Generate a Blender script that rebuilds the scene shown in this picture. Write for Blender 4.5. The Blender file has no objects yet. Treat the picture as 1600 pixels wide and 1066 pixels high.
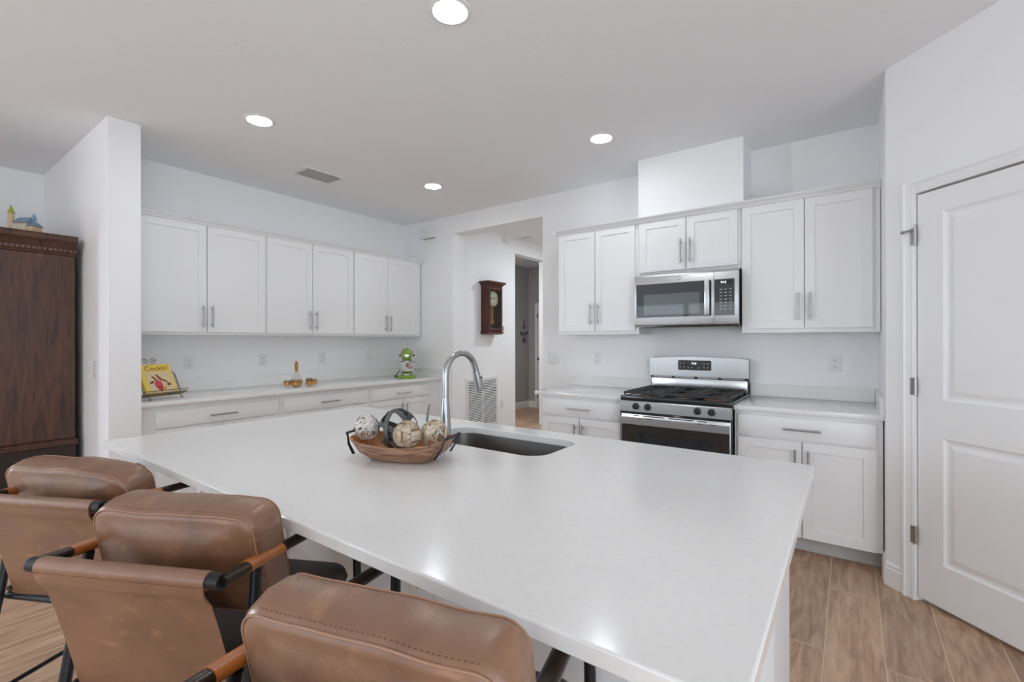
import bpy, bmesh, math, random
from mathutils import Vector, Matrix
PI = math.pi
R = math.radians
scene = bpy.context.scene
COL = scene.collection
rng = random.Random(7)

# ------------------------------------------------------------------ camera
CAM_H = 1.3474
cam_data = bpy.data.cameras.new('camera')
cam_data.sensor_width = 36.0
cam_data.lens = 36.0 * 730.0 / 1600.0
cam_data.clip_start = 0.02
cam = bpy.data.objects.new('camera', cam_data)
COL.objects.link(cam)
_yaw, _roll = R(35.87), R(-0.11)
_f = Vector((-math.sin(_yaw), math.cos(_yaw), 0)); _r = Vector((math.cos(_yaw), math.sin(_yaw), 0)); _u = Vector((0, 0, 1))
_r2 = _r * math.cos(_roll) + _u * math.sin(_roll); _u2 = -_r * math.sin(_roll) + _u * math.cos(_roll)
_m = Matrix((_r2, _u2, -_f)).transposed().to_4x4(); _m.translation = (0, 0, CAM_H)
cam.matrix_world = _m
scene.camera = cam

# ------------------------------------------------------------------ world, exposure, daylight
scene.view_settings.view_transform = 'Standard'
scene.view_settings.look = 'None'
scene.view_settings.gamma = 1.0
scene.view_settings.use_curve_mapping = False
scene.view_settings.exposure = -0.03
scene.cycles.use_denoising = True
scene.cycles.max_bounces = 10
scene.cycles.diffuse_bounces = 8
scene.cycles.glossy_bounces = 4
scene.cycles.transmission_bounces = 8
scene.cycles.sample_clamp_indirect = 8.0
scene.cycles.caustics_reflective = False
scene.cycles.caustics_refractive = False

world = bpy.data.worlds.new('daylight'); scene.world = world
world.use_nodes = True
_wt = world.node_tree; _bg = _wt.nodes['Background']
_tc = _wt.nodes.new('ShaderNodeTexCoord'); _sp = _wt.nodes.new('ShaderNodeSeparateXYZ'); _cr = _wt.nodes.new('ShaderNodeValToRGB')
_wt.links.new(_tc.outputs['Generated'], _sp.inputs[0])
_ma = _wt.nodes.new('ShaderNodeMapRange'); _ma.inputs['From Min'].default_value = -1.0
_wt.links.new(_sp.outputs['Z'], _ma.inputs['Value']); _wt.links.new(_ma.outputs[0], _cr.inputs['Fac'])
_e = _cr.color_ramp.elements                      # paving and lawn below the horizon, white-blue haze above
_e[0].position = 0.0; _e[0].color = (0.115, 0.120, 0.118, 1); _e[1].position = 1.0; _e[1].color = (0.78, 0.92, 1.08, 1)
for _p, _c in ((0.488, (0.115, 0.120, 0.118, 1)), (0.502, (0.12, 0.16, 0.17, 1)), (0.516, (0.88, 0.96, 1.04, 1))):
    _n = _e.new(_p); _n.color = _c
_wt.links.new(_cr.outputs['Color'], _bg.inputs[0])
_bg.inputs[1].default_value = 1.8

def area(name, loc, rot, sx, sy, power, color=(1, 1, 1)):
    d = bpy.data.lights.new(name, 'AREA'); d.shape = 'RECTANGLE'; d.size = sx; d.size_y = sy
    d.energy = power; d.color = color
    o = bpy.data.objects.new(name, d); o.location = loc; o.rotation_euler = rot; COL.objects.link(o)
    return o
REAR_Y, LEFT_X, RIGHT_X, CEIL = -4.6, -5.87, 3.2, 2.845
DAY = (0.87, 0.975, 1.10)
UPFILL_TINT = (0.88, 0.99, 1.10)  # tint of the upward lamps added for the ceiling
# daylight standing just outside the glazed openings of the rooms behind the camera
area('sky_slider', (-2.9, REAR_Y - 0.25, 1.2), (R(-90), 0, R(180)), 3.6, 2.3, 26, DAY)
area('sky_window', (1.7, REAR_Y - 0.25, 1.5), (R(-90), 0, R(180)), 1.8, 1.4, 52, DAY)
area('sky_dining', (LEFT_X - 0.25, -2.62, 1.7), (0, R(-90), 0), 1.4, 1.05, 165, DAY)
area('sky_lanai', (RIGHT_X + 0.25, -1.5, 1.3), (0, R(90), 0), 2.3, 3.0, 76, DAY)
# upward lamps added outside the glazing to brighten the ceiling
area('patio_fill', (-2.9, REAR_Y - 1.9, 0.01), (R(180), 0, 0), 4.4, 3.0, 44, UPFILL_TINT)
area('lanai_fill', (RIGHT_X + 1.9, -1.5, 0.01), (R(180), 0, 0), 3.0, 3.6, 480, UPFILL_TINT)
area('garden_fill', (LEFT_X - 1.7, -2.1, 0.01), (R(180), 0, 0), 2.6, 3.0, 57, UPFILL_TINT)

# ------------------------------------------------------------------ materials
def lin(c):
    c = c / 255.0
    return c / 12.92 if c <= 0.04045 else ((c + 0.055) / 1.055) ** 2.4
def rgb(r, g, b): return (lin(r), lin(g), lin(b), 1)
def new_mat(name):
    m = bpy.data.materials.new(name); m.use_nodes = True
    nt = m.node_tree; b = nt.nodes['Principled BSDF']
    return m, nt, b
def N(nt, t, **kw):
    n = nt.nodes.new(t)
    for k, v in kw.items(): setattr(n, k, v)
    return n
def simple(name, col, rough=0.5, metal=0.0, coat=0.0, spec=0.5, emit=None, es=0.0):
    m, nt, b = new_mat(name)
    b.inputs['Base Color'].default_value = col; b.inputs['Roughness'].default_value = rough
    b.inputs['Metallic'].default_value = metal; b.inputs['Coat Weight'].default_value = coat
    b.inputs['Specular IOR Level'].default_value = spec
    if emit: b.inputs['Emission Color'].default_value = emit; b.inputs['Emission Strength'].default_value = es
    return m
def noise_bump(nt, b, scale, strength, dist=0.002, detail=3, coords='Object'):
    tc = N(nt, 'ShaderNodeTexCoord'); nz = N(nt, 'ShaderNodeTexNoise'); nz.inputs['Scale'].default_value = scale
    nz.inputs['Detail'].default_value = detail
    bp = N(nt, 'ShaderNodeBump'); bp.inputs['Strength'].default_value = strength; bp.inputs['Distance'].default_value = dist
    nt.links.new(tc.outputs[coords], nz.inputs['Vector']); nt.links.new(nz.outputs['Fac'], bp.inputs['Height'])
    nt.links.new(bp.outputs['Normal'], b.inputs['Normal'])
    return nz
def mix_noise(nt, b, c1, c2, scale, stretch=(1, 1, 1), lo=0.35, hi=0.65, detail=4, distortion=0.0):
    tc = N(nt, 'ShaderNodeTexCoord'); mp = N(nt, 'ShaderNodeMapping'); mp.inputs['Scale'].default_value = stretch
    nz = N(nt, 'ShaderNodeTexNoise'); nz.inputs['Scale'].default_value = scale; nz.inputs['Detail'].default_value = detail
    nz.inputs['Distortion'].default_value = distortion
    cr = N(nt, 'ShaderNodeValToRGB'); cr.color_ramp.elements[0].position = lo; cr.color_ramp.elements[1].position = hi
    cr.color_ramp.elements[0].color = c1; cr.color_ramp.elements[1].color = c2
    nt.links.new(tc.outputs['Object'], mp.inputs['Vector']); nt.links.new(mp.outputs['Vector'], nz.inputs['Vector'])
    nt.links.new(nz.outputs['Fac'], cr.inputs['Fac']); nt.links.new(cr.outputs['Color'], b.inputs['Base Color'])
    return nz, cr

def textured_paint(name, col, scale, strength, rough=0.85):
    m, nt, b = new_mat(name); b.inputs['Base Color'].default_value = col; b.inputs['Roughness'].default_value = rough
    noise_bump(nt, b, scale, strength, 0.003, 4); return m
M = {}
M['wall'] = textured_paint('wall_paint', (0.875, 0.875, 0.88, 1), 90, 0.10)
M['ceiling'] = textured_paint('ceiling_paint', (0.84, 0.855, 0.87, 1), 26, 0.45)
M['trim'] = simple('trim_paint', (0.84, 0.84, 0.84, 1), 0.35)
M['cab'] = simple('cabinet_paint', (0.825, 0.825, 0.825, 1), 0.38)
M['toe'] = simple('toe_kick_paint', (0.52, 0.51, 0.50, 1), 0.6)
M['island'] = simple('island_paint', (0.74, 0.76, 0.78, 1), 0.4)
m, nt, b = new_mat('white_quartz'); b.inputs['Roughness'].default_value = 0.17
mix_noise(nt, b, (0.77, 0.76, 0.745, 1), (0.80, 0.79, 0.775, 1), 60, lo=0.28, hi=0.5, detail=6); M['quartz'] = m
def brushed(name, col, rough, stretch, br=0.04):
    m, nt, b = new_mat(name); b.inputs['Metallic'].default_value = 1.0; b.inputs['Base Color'].default_value = col
    tc = N(nt, 'ShaderNodeTexCoord'); mp = N(nt, 'ShaderNodeMapping'); mp.inputs['Scale'].default_value = stretch
    nz = N(nt, 'ShaderNodeTexNoise'); nz.inputs['Scale'].default_value = 1.0; nz.inputs['Detail'].default_value = 2
    mr = N(nt, 'ShaderNodeMapRange'); mr.inputs['To Min'].default_value = rough - br; mr.inputs['To Max'].default_value = rough + br
    nt.links.new(tc.outputs['Object'], mp.inputs['Vector']); nt.links.new(mp.outputs['Vector'], nz.inputs['Vector'])
    nt.links.new(nz.outputs['Fac'], mr.inputs['Value']); nt.links.new(mr.outputs['Result'], b.inputs['Roughness'])
    return m
M['steel'] = brushed('stainless_steel', (0.60, 0.60, 0.61, 1), 0.26, (8, 300, 300))
M['steel_sink'] = brushed('sink_steel', (0.30, 0.285, 0.27, 1), 0.33, (300, 300, 12))
M['nickel'] = simple('brushed_nickel', (0.44, 0.44, 0.45, 1), 0.30, 1.0)
M['pull'] = simple('pull_nickel', (0.42, 0.41, 0.40, 1), 0.32, 1.0)
M['chrome'] = simple('polished_steel', (0.80, 0.80, 0.82, 1), 0.08, 1.0)
M['black_glass'] = simple('black_glass', (0.012, 0.014, 0.018, 1), 0.04, 0, 0.6)
M['oven_glass'] = simple('oven_glass', (0.030, 0.022, 0.016, 1), 0.07, 0, 0.3)
M['window_glass'] = simple('microwave_window', (0.07, 0.085, 0.095, 1), 0.05, 0, 1.0)
M['enamel'] = simple('black_enamel', (0.012, 0.012, 0.014, 1), 0.22)
M['iron'] = simple('cast_iron', (0.035, 0.033, 0.032, 1), 0.55)
M['dark_plastic'] = simple('dark_plastic', (0.02, 0.02, 0.022, 1), 0.4)
M['copper'] = simple('burner_bronze', (0.30, 0.17, 0.10, 1), 0.4, 0.9)
M['plastic'] = simple('white_plastic', (0.80, 0.80, 0.79, 1), 0.35)
M['slot'] = simple('dark_slot', (0.05, 0.05, 0.05, 1), 0.6)
M['grey_plastic'] = simple('grey_plastic', (0.35, 0.35, 0.36, 1), 0.5)
M['glow'] = simple('lamp_lens', (1, 1, 1, 1), 0.4, emit=(0.88, 0.95, 0.99, 1), es=80)
M['digits'] = simple('display_digits', (0.8, 0.9, 1, 1), 0.4, emit=(0.85, 0.93, 1, 1), es=2.2)
M['print'] = simple('panel_print', (0.42, 0.42, 0.42, 1), 0.5)
M['print_white'] = simple('white_print', (0.75, 0.75, 0.75, 1), 0.5)
M['metal_black'] = simple('black_metal', (0.010, 0.011, 0.014, 1), 0.33, 0.2)
M['arm'] = simple('dark_bronze_metal', (0.030, 0.018, 0.012, 1), 0.28, 0.4)

def leather(name, c1, c2, c3, rough):
    m, nt, b = new_mat(name)
    nz, cr = mix_noise(nt, b, c1, c2, 7.0, lo=0.3, hi=0.72, detail=5, distortion=0.4)
    b.inputs['Specular IOR Level'].default_value = 0.7; b.inputs['Coat Weight'].default_value = 0.15; b.inputs['Coat Roughness'].default_value = 0.32
    # rubbed pale marks, short and slanting
    tc = N(nt, 'ShaderNodeTexCoord'); mp = N(nt, 'ShaderNodeMapping'); mp.inputs['Scale'].default_value = (30, 14, 62); mp.inputs['Rotation'].default_value = (0.5, 0.7, 0.4)
    n2 = N(nt, 'ShaderNodeTexNoise'); n2.inputs['Scale'].default_value = 0.7; n2.inputs['Detail'].default_value = 4
    r2 = N(nt, 'ShaderNodeValToRGB'); r2.color_ramp.elements[0].position = 0.59; r2.color_ramp.elements[1].position = 0.78
    r2.color_ramp.elements[0].color = (0, 0, 0, 1); r2.color_ramp.elements[1].color = (0.6, 0.5, 0.5, 1)
    mx = N(nt, 'ShaderNodeMix', data_type='RGBA'); mx.inputs[7].default_value = c3
    nt.links.new(tc.outputs['Object'], mp.inputs['Vector']); nt.links.new(mp.outputs['Vector'], n2.inputs['Vector'])
    nt.links.new(n2.outputs['Fac'], r2.inputs['Fac']); nt.links.new(r2.outputs['Color'], mx.inputs[0])
    nt.links.new(cr.outputs['Color'], mx.inputs[6]); nt.links.new(mx.outputs[2], b.inputs['Base Color'])
    b.inputs['Roughness'].default_value = rough
    vz = N(nt, 'ShaderNodeTexVoronoi'); vz.inputs['Scale'].default_value = 260
    n3 = N(nt, 'ShaderNodeTexNoise'); n3.inputs['Scale'].default_value = 14; n3.inputs['Detail'].default_value = 4
    ad = N(nt, 'ShaderNodeMath', operation='MULTIPLY_ADD'); ad.inputs[1].default_value = 0.10
    bp = N(nt, 'ShaderNodeBump'); bp.inputs['Strength'].default_value = 0.35; bp.inputs['Distance'].default_value = 0.004
    nt.links.new(tc.outputs['Object'], vz.inputs['Vector']); nt.links.new(tc.outputs['Object'], n3.inputs['Vector'])
    nt.links.new(vz.outputs['Distance'], ad.inputs[0]); nt.links.new(n3.outputs['Fac'], ad.inputs[2])
    nt.links.new(ad.outputs[0], bp.inputs['Height']); nt.links.new(bp.outputs['Normal'], b.inputs['Normal'])
    return m
M['leather'] = leather('brown_leather', rgb(116, 82, 62), rgb(140, 100, 74), rgb(184, 138, 98), 0.36)
M['leather_shaded'] = leather('shaded_seat_leather', rgb(50, 34, 28), rgb(60, 42, 34), rgb(70, 50, 40), 0.45)  # the stool leather darkened: shade under the island top put into the colour
M['strap'] = leather('tan_strap_leather', rgb(158, 88, 30), rgb(178, 104, 40), rgb(190, 120, 56), 0.38)
M['piping'] = simple('leather_piping', rgb(158, 118, 92), 0.45)
M['thread'] = simple('stitch_thread', rgb(86, 48, 30), 0.7)

m, nt, b = new_mat('walnut'); b.inputs['Roughness'].default_value = 0.34
mix_noise(nt, b, rgb(58, 38, 30), rgb(98, 66, 50), 3.0, (9, 9, 1.1), 0.3, 0.72, 7, 1.2); M['walnut'] = m
m, nt, b = new_mat('cherry_wood'); b.inputs['Roughness'].default_value = 0.3
mix_noise(nt, b, rgb(58, 24, 18), rgb(88, 42, 30), 6.0, (8, 8, 1), 0.3, 0.7, 6, 0.5); M['cherry'] = m
m, nt, b = new_mat('carved_bowl_wood'); b.inputs['Roughness'].default_value = 0.5
mix_noise(nt, b, rgb(104, 68, 48), rgb(180, 140, 112), 5.0, (1.5, 9, 14), 0.3, 0.68, 7, 0.8); M['bowl'] = m
m, nt, b = new_mat('bowl_inside_wood'); b.inputs['Roughness'].default_value = 0.5
mix_noise(nt, b, rgb(150, 88, 40), rgb(190, 124, 66), 6.0, (1.5, 9, 14), 0.3, 0.7); M['bowl_in'] = m
m, nt, b = new_mat('rattan'); b.inputs['Roughness'].default_value = 0.7
mix_noise(nt, b, rgb(178, 158, 132), rgb(218, 205, 186), 30, lo=0.35, hi=0.65); M['rattan'] = m
m, nt, b = new_mat('whitewashed_rattan'); b.inputs['Roughness'].default_value = 0.7
mix_noise(nt, b, rgb(172, 160, 146), rgb(222, 218, 212), 26, lo=0.3, hi=0.55); M['rattan_white'] = m
m, nt, b = new_mat('grey_weathered_band'); b.inputs['Roughness'].default_value = 0.55; b.inputs['Metallic'].default_value = 0.3
mix_noise(nt, b, rgb(58, 62, 66), rgb(104, 104, 100), 30, lo=0.35, hi=0.7); M['band'] = m
m, nt, b = new_mat('carved_pale_wood'); b.inputs['Roughness'].default_value = 0.7
mix_noise(nt, b, rgb(150, 124, 98), rgb(196, 182, 162), 28, lo=0.32, hi=0.62); M['carved'] = m
M['carved_groove'] = simple('carved_groove', rgb(122, 98, 76), 0.8)

# wood-look plank floor: planks along y, pale grout
m, nt, b = new_mat('plank_floor')
tc = N(nt, 'ShaderNodeTexCoord'); sp = N(nt, 'ShaderNodeSeparateXYZ'); cb = N(nt, 'ShaderNodeCombineXYZ')
ax = N(nt, 'ShaderNodeMath', operation='ADD'); ax.inputs[1].default_value = 0.092 + 40 * 0.211
ay = N(nt, 'ShaderNodeMath', operation='ADD'); ay.inputs[1].default_value = -0.555 + 40 * 0.945
L = nt.links.new
L(tc.outputs['Object'], sp.inputs[0]); L(sp.outputs['X'], ax.inputs[0]); L(sp.outputs['Y'], ay.inputs[0])
L(ay.outputs[0], cb.inputs['X']); L(ax.outputs[0], cb.inputs['Y'])
br = N(nt, 'ShaderNodeTexBrick'); br.offset = 0.34; br.offset_frequency = 2; br.squash = 1.0
br.inputs['Scale'].default_value = 1.0; br.inputs['Brick Width'].default_value = 0.945; br.inputs['Row Height'].default_value = 0.211
br.inputs['Mortar Size'].default_value = 0.0022; br.inputs['Mortar Smooth'].default_value = 0.1
br.inputs['Color1'].default_value = (0.0, 0.0, 0.0, 1); br.inputs['Color2'].default_value = (1, 1, 1, 1); br.inputs['Mortar'].default_value = (0.5, 0.5, 0.5, 1)
L(cb.outputs[0], br.inputs['Vector'])
# a different piece of grain on every plank
ofs = N(nt, 'ShaderNodeVectorMath', operation='MULTIPLY'); ofs.inputs[1].default_value = (7.0, 13.0, 3.0)
L(br.outputs['Color'], ofs.inputs[0])
add = N(nt, 'ShaderNodeVectorMath', operation='ADD'); L(tc.outputs['Object'], add.inputs[0]); L(ofs.outputs[0], add.inputs[1])
mp = N(nt, 'ShaderNodeMapping'); mp.inputs['Scale'].default_value = (16, 1.7, 1); L(add.outputs[0], mp.inputs['Vector'])
g1 = N(nt, 'ShaderNodeTexNoise'); g1.inputs['Scale'].default_value = 1.4; g1.inputs['Detail'].default_value = 8; g1.inputs['Distortion'].default_value = 1.4; g1.inputs['Roughness'].default_value = 0.6
L(mp.outputs[0], g1.inputs['Vector'])
mp2 = N(nt, 'ShaderNodeMapping'); mp2.inputs['Scale'].default_value = (5.0, 1.3, 1); L(add.outputs[0], mp2.inputs['Vector'])
g2 = N(nt, 'ShaderNodeTexNoise'); g2.inputs['Scale'].default_value = 1.0; g2.inputs['Detail'].default_value = 2; g2.inputs['Distortion'].default_value = 0.6
L(mp2.outputs[0], g2.inputs['Vector'])
# cathedral figure: contour lines of a slow noise
f1 = N(nt, 'ShaderNodeMath', operation='MULTIPLY'); f1.inputs[1].default_value = 9.0; L(g2.outputs['Fac'], f1.inputs[0])
f2 = N(nt, 'ShaderNodeMath', operation='PINGPONG'); f2.inputs[1].default_value = 1.0; L(f1.outputs[0], f2.inputs[0])
mg = N(nt, 'ShaderNodeMath', operation='MULTIPLY_ADD'); mg.inputs[1].default_value = 0.13; L(f2.outputs[0], mg.inputs[0]); L(g1.outputs['Fac'], mg.inputs[2])
cr = N(nt, 'ShaderNodeValToRGB'); e = cr.color_ramp.elements
e[0].position = 0.36; e[0].color = rgb(150, 116, 90); e[1].position = 0.80; e[1].color = rgb(204, 172, 142)
e2 = cr.color_ramp.elements.new(0.57); e2.color = rgb(182, 147, 118)
L(mg.outputs[0], cr.inputs['Fac'])
hs = N(nt, 'ShaderNodeHueSaturation'); hs.inputs['Saturation'].default_value = 0.95
vr = N(nt, 'ShaderNodeMapRange'); vr.inputs['To Min'].default_value = 0.9; vr.inputs['To Max'].default_value = 1.08
L(br.outputs['Color'], vr.inputs['Value']); L(vr.outputs[0], hs.inputs['Value']); L(cr.outputs['Color'], hs.inputs['Color'])
mo = N(nt, 'ShaderNodeMix', data_type='RGBA'); mo.inputs[7].default_value = rgb(214, 186, 160)
L(br.outputs['Fac'], mo.inputs[0]); L(hs.outputs['Color'], mo.inputs[6]); L(mo.outputs[2], b.inputs['Base Color'])
b.inputs['Roughness'].default_value = 0.42
bp = N(nt, 'ShaderNodeBump'); bp.inputs['Strength'].default_value = 0.25; bp.inputs['Distance'].default_value = 0.002; bp.invert = True
L(br.outputs['Fac'], bp.inputs['Height']); L(bp.outputs['Normal'], b.inputs['Normal'])
M['floor'] = m

def glassy(name, col, rough=0.02, tint=0.5):
    # thin tinted glass: straight-through transparency with a Fresnel sheen
    m = bpy.data.materials.new(name); m.use_nodes = True; nt = m.node_tree; nt.nodes.clear()
    out = N(nt, 'ShaderNodeOutputMaterial'); tr = N(nt, 'ShaderNodeBsdfTransparent'); gl = N(nt, 'ShaderNodeBsdfGlossy')
    fr = N(nt, 'ShaderNodeFresnel'); mx = N(nt, 'ShaderNodeMixShader'); fr.inputs['IOR'].default_value = 1.5
    tr.inputs['Color'].default_value = col; gl.inputs['Roughness'].default_value = rough
    ge = N(nt, 'ShaderNodeNewGeometry'); iv = N(nt, 'ShaderNodeMath', operation='SUBTRACT'); iv.inputs[0].default_value = 1.0
    mu = N(nt, 'ShaderNodeMath', operation='MULTIPLY'); nt.links.new(ge.outputs['Backfacing'], iv.inputs[1])
    nt.links.new(fr.outputs[0], mu.inputs[0]); nt.links.new(iv.outputs[0], mu.inputs[1])
    nt.links.new(mu.outputs[0], mx.inputs[0]); nt.links.new(tr.outputs[0], mx.inputs[1]); nt.links.new(gl.outputs[0], mx.inputs[2])
    nt.links.new(mx.outputs[0], out.inputs[0]); return m
M['clear_glass'] = glassy('clear_glass', (0.93, 0.92, 0.90, 1))
M['amber_glass'] = glassy('amber_glass', (0.93, 0.72, 0.40, 1))
M['amber'] = simple('amber_gilt', rgb(176, 116, 26), 0.22, 0.6)
M['gilt'] = simple('gilt_band', rgb(206, 150, 90), 0.22, 0.75)
M['pane'] = glassy('window_pane', (0.96, 0.97, 0.97, 1))
M['clock_glass'] = glassy('clock_glass', (0.88, 0.87, 0.85, 1))
M['mixer_green'] = simple('green_enamel', rgb(122, 160, 32), 0.16, 0, 0.6)
M['book_yellow'] = simple('book_cover_yellow', rgb(226, 196, 70), 0.4)
M['book_art'] = simple('book_cover_art', rgb(214, 190, 150), 0.4)
M['book_red'] = simple('book_red', rgb(206, 58, 76), 0.4)
M['book_brown'] = simple('book_brown', rgb(122, 60, 30), 0.4)
M['book_tan'] = simple('book_tan', rgb(206, 140, 70), 0.4)
M['book_grey'] = simple('book_grey', rgb(140, 128, 150), 0.4)
M['page'] = simple('book_pages', rgb(230, 222, 200), 0.7)
M['wire'] = simple('wire_bronze', rgb(120, 104, 86), 0.35, 0.8)
M['dial'] = simple('clock_dial', rgb(222, 222, 206), 0.5)
M['brass'] = simple('brass', rgb(190, 160, 84), 0.3, 0.9)
M['clock_back'] = simple('clock_back', rgb(66, 46, 38), 0.5)
M['decal'] = simple('black_vinyl', (0.008, 0.008, 0.008, 1), 0.6)
M['wall_shaded'] = textured_paint('shaded_wall_paint', (0.42, 0.42, 0.41, 1), 90, 0.1)  # wall paint with the dimness of the unlit room put into its colour
M['house_beige'] = simple('ceramic_beige', rgb(206, 180, 146), 0.5)
M['house_blue'] = simple('ceramic_blue', rgb(122, 148, 170), 0.5)
M['house_green'] = simple('ceramic_green', rgb(152, 164, 48), 0.5)
M['house_pale'] = simple('ceramic_pale', rgb(190, 208, 206), 0.5)

# ------------------------------------------------------------------ mesh helpers
class MB:
    def __init__(self): self.bm = bmesh.new()
    def _xf(self, verts, mat):
        if mat is not None:
            for v in verts: v.co = mat @ v.co
    def box(self, x0, x1, y0, y1, z0, z1, bev=0.0, seg=2, mat=None):
        bm = self.bm
        r = bmesh.ops.create_cube(bm, size=1.0)
        vs = r['verts']
        for v in vs:
            v.co = Vector(((x0 + x1) / 2 + v.co.x * (x1 - x0), (y0 + y1) / 2 + v.co.y * (y1 - y0), (z0 + z1) / 2 + v.co.z * (z1 - z0)))
        if bev > 0:
            es = list({e for v in vs for e in v.link_edges})
            o = bmesh.ops.bevel(bm, geom=es, offset=bev, segments=seg, affect='EDGES', profile=0.5)
            vs = list({v for f in o['faces'] for v in f.verts} | {v for v in vs if v.is_valid})
        self._xf(vs, mat); return self
    def loft(self, rings, cap0=True, cap1=True, closed=True, mat=None):
        bm = self.bm; rows = []
        for ring in rings: rows.append([bm.verts.new(Vector(p)) for p in ring])
        for a, c in zip(rows, rows[1:]):
            n = len(a)
            for i in range(n if closed else n - 1):
                j = (i + 1) % n
                try: bm.faces.new((a[i], a[j], c[j], c[i]))
                except ValueError: pass
        if closed:
            for ok, row in ((cap0, rows[0]), (cap1, rows[-1])):
                if ok and len(row) > 2:
                    try: bm.faces.new(row if row is rows[-1] else row[::-1])
                    except ValueError: pass
        self._xf([v for r in rows for v in r], mat); return self
    def lathe(self, prof, n=32, mat=None, c=(0, 0, 0)):
        rings = []
        for r, z in prof:
            rings.append([(c[0] + max(r, 1e-5) * math.cos(2 * PI * i / n), c[1] + max(r, 1e-5) * math.sin(2 * PI * i / n), c[2] + z) for i in range(n)])
        return self.loft(rings, cap0=prof[0][0] < 1e-4, cap1=prof[-1][0] < 1e-4, mat=mat)
    def cyl(self, p0, p1, r, n=16, r1=None):
        return self.tube([p0, p1], [r, r1 if r1 is not None else r], n)
    def tube(self, pts, rad, n=12, closed=False, flat=None, up=None):
        """sweep; rad a number or a list; flat=(a,b) an oval section instead, a along the side, b along up"""
        pts = [Vector(p) for p in pts]; k = len(pts)
        if not isinstance(rad, (list, tuple)): rad = [rad] * k
        rings = []; prev = Vector(up) if up is not None else None
        for i, p in enumerate(pts):
            if closed: t = (pts[(i + 1) % k] - pts[i - 1])
            else: t = pts[min(i + 1, k - 1)] - pts[max(i - 1, 0)]
            t.normalize()
            if prev is None: prev = Vector((0, 0, 1)) if abs(t.z) < 0.9 else Vector((1, 0, 0))
            w = prev - t * prev.dot(t)
            if w.length < 1e-6: w = t.orthogonal()
            w.normalize(); s = t.cross(w)
            if up is None: prev = w
            a, c = (flat if flat else (rad[i], rad[i]))
            if flat: a, c = a * rad[i], c * rad[i]
            rings.append([p + s * (a * math.cos(2 * PI * j / n)) + w * (c * math.sin(2 * PI * j / n)) for j in range(n)])
        if closed: rings.append(rings[0]); return self._closed(rings)
        return self.loft(rings)
    def _closed(self, rings):
        bm = self.bm; rows = [[bm.verts.new(p) for p in r] for r in rings[:-1]]; rows.append(rows[0])
        for a, c in zip(rows, rows[1:]):
            for i in range(len(a)):
                j = (i + 1) % len(a)
                try: bm.faces.new((a[i], a[j], c[j], c[i]))
                except ValueError: pass
        return self
    def band(self, pts, wdir, w, t):
        """closed flat band through pts; wdir(i) gives the width direction; t its thickness outward from the origin of the loop"""
        k = len(pts); rings = []
        for i, p in enumerate(pts):
            p = Vector(p); d = Vector(wdir(i)).normalized(); tt = (Vector(pts[(i + 1) % k]) - Vector(pts[i - 1])).normalized(); o = tt.cross(d).normalized()
            rings.append([p + d * w / 2 + o * t / 2, p - d * w / 2 + o * t / 2, p - d * w / 2 - o * t / 2, p + d * w / 2 - o * t / 2])
        rings.append(rings[0]); return self._closed(rings)
    def prism(self, poly, a0, a1, axis='y', mat=None):
        """poly of (u,v) extruded along axis: y -> (u,y,v), x -> (x,u,v), z -> (u,v,z)"""
        f = {'y': lambda u, v, a: (u, a, v), 'x': lambda u, v, a: (a, u, v), 'z': lambda u, v, a: (u, v, a)}[axis]
        return self.loft([[f(u, v, a0) for u, v in poly], [f(u, v, a1) for u, v in poly]], mat=mat)
    def sphere(self, c, r, n=20, sx=1, sy=1, sz=1):
        prof = [(math.sin(PI * i / (n // 2)), -math.cos(PI * i / (n // 2))) for i in range(n // 2 + 1)]
        rings = [[(c[0] + sx * r * max(q, 1e-4) * math.cos(2 * PI * j / n), c[1] + sy * r * max(q, 1e-4) * math.sin(2 * PI * j / n), c[2] + sz * r * z) for j in range(n)] for q, z in prof]
        return self.loft(rings)
    def add_mesh(self, me, mat=None):
        n0 = len(self.bm.verts); self.bm.from_mesh(me); self.bm.verts.ensure_lookup_table()
        self._xf([self.bm.verts[i] for i in range(n0, len(self.bm.verts))], mat); return self
    def xform(self, mat):
        for v in self.bm.verts: v.co = mat @ v.co
        return self
    def build(self, name, mat, parent=None, smooth=True, angle=35, loc=None, rot=None):
        bm = self.bm
        bmesh.ops.recalc_face_normals(bm, faces=bm.faces[:])
        me = bpy.data.meshes.new(name); bm.to_mesh(me); bm.free()
        mats = mat if isinstance(mat, (list, tuple)) else [mat]
        for x in mats: me.materials.append(x)
        if smooth:
            me.polygons.foreach_set('use_smooth', [True] * len(me.polygons)); me.set_sharp_from_angle(angle=R(angle))
        o = bpy.data.objects.new(name, me); COL.objects.link(o)
        if parent is not None: o.parent = parent
        if loc is not None: o.location = loc
        if rot is not None: o.rotation_euler = rot
        return o

def text_mesh(s, size, extrude=0.0003, align='CENTER'):
    cu = bpy.data.curves.new('t', 'FONT'); cu.body = s; cu.size = size; cu.extrude = extrude; cu.align_x = align; cu.align_y = 'CENTER'
    o = bpy.data.objects.new('t', cu); COL.objects.link(o)
    dg = bpy.context.evaluated_depsgraph_get(); me = bpy.data.meshes.new_from_object(o.evaluated_get(dg))
    bpy.data.objects.remove(o); bpy.data.curves.remove(cu); return me
UPRIGHT = Matrix.Rotation(R(90), 4, 'X')       # text lying in xy turned to stand facing -y

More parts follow.
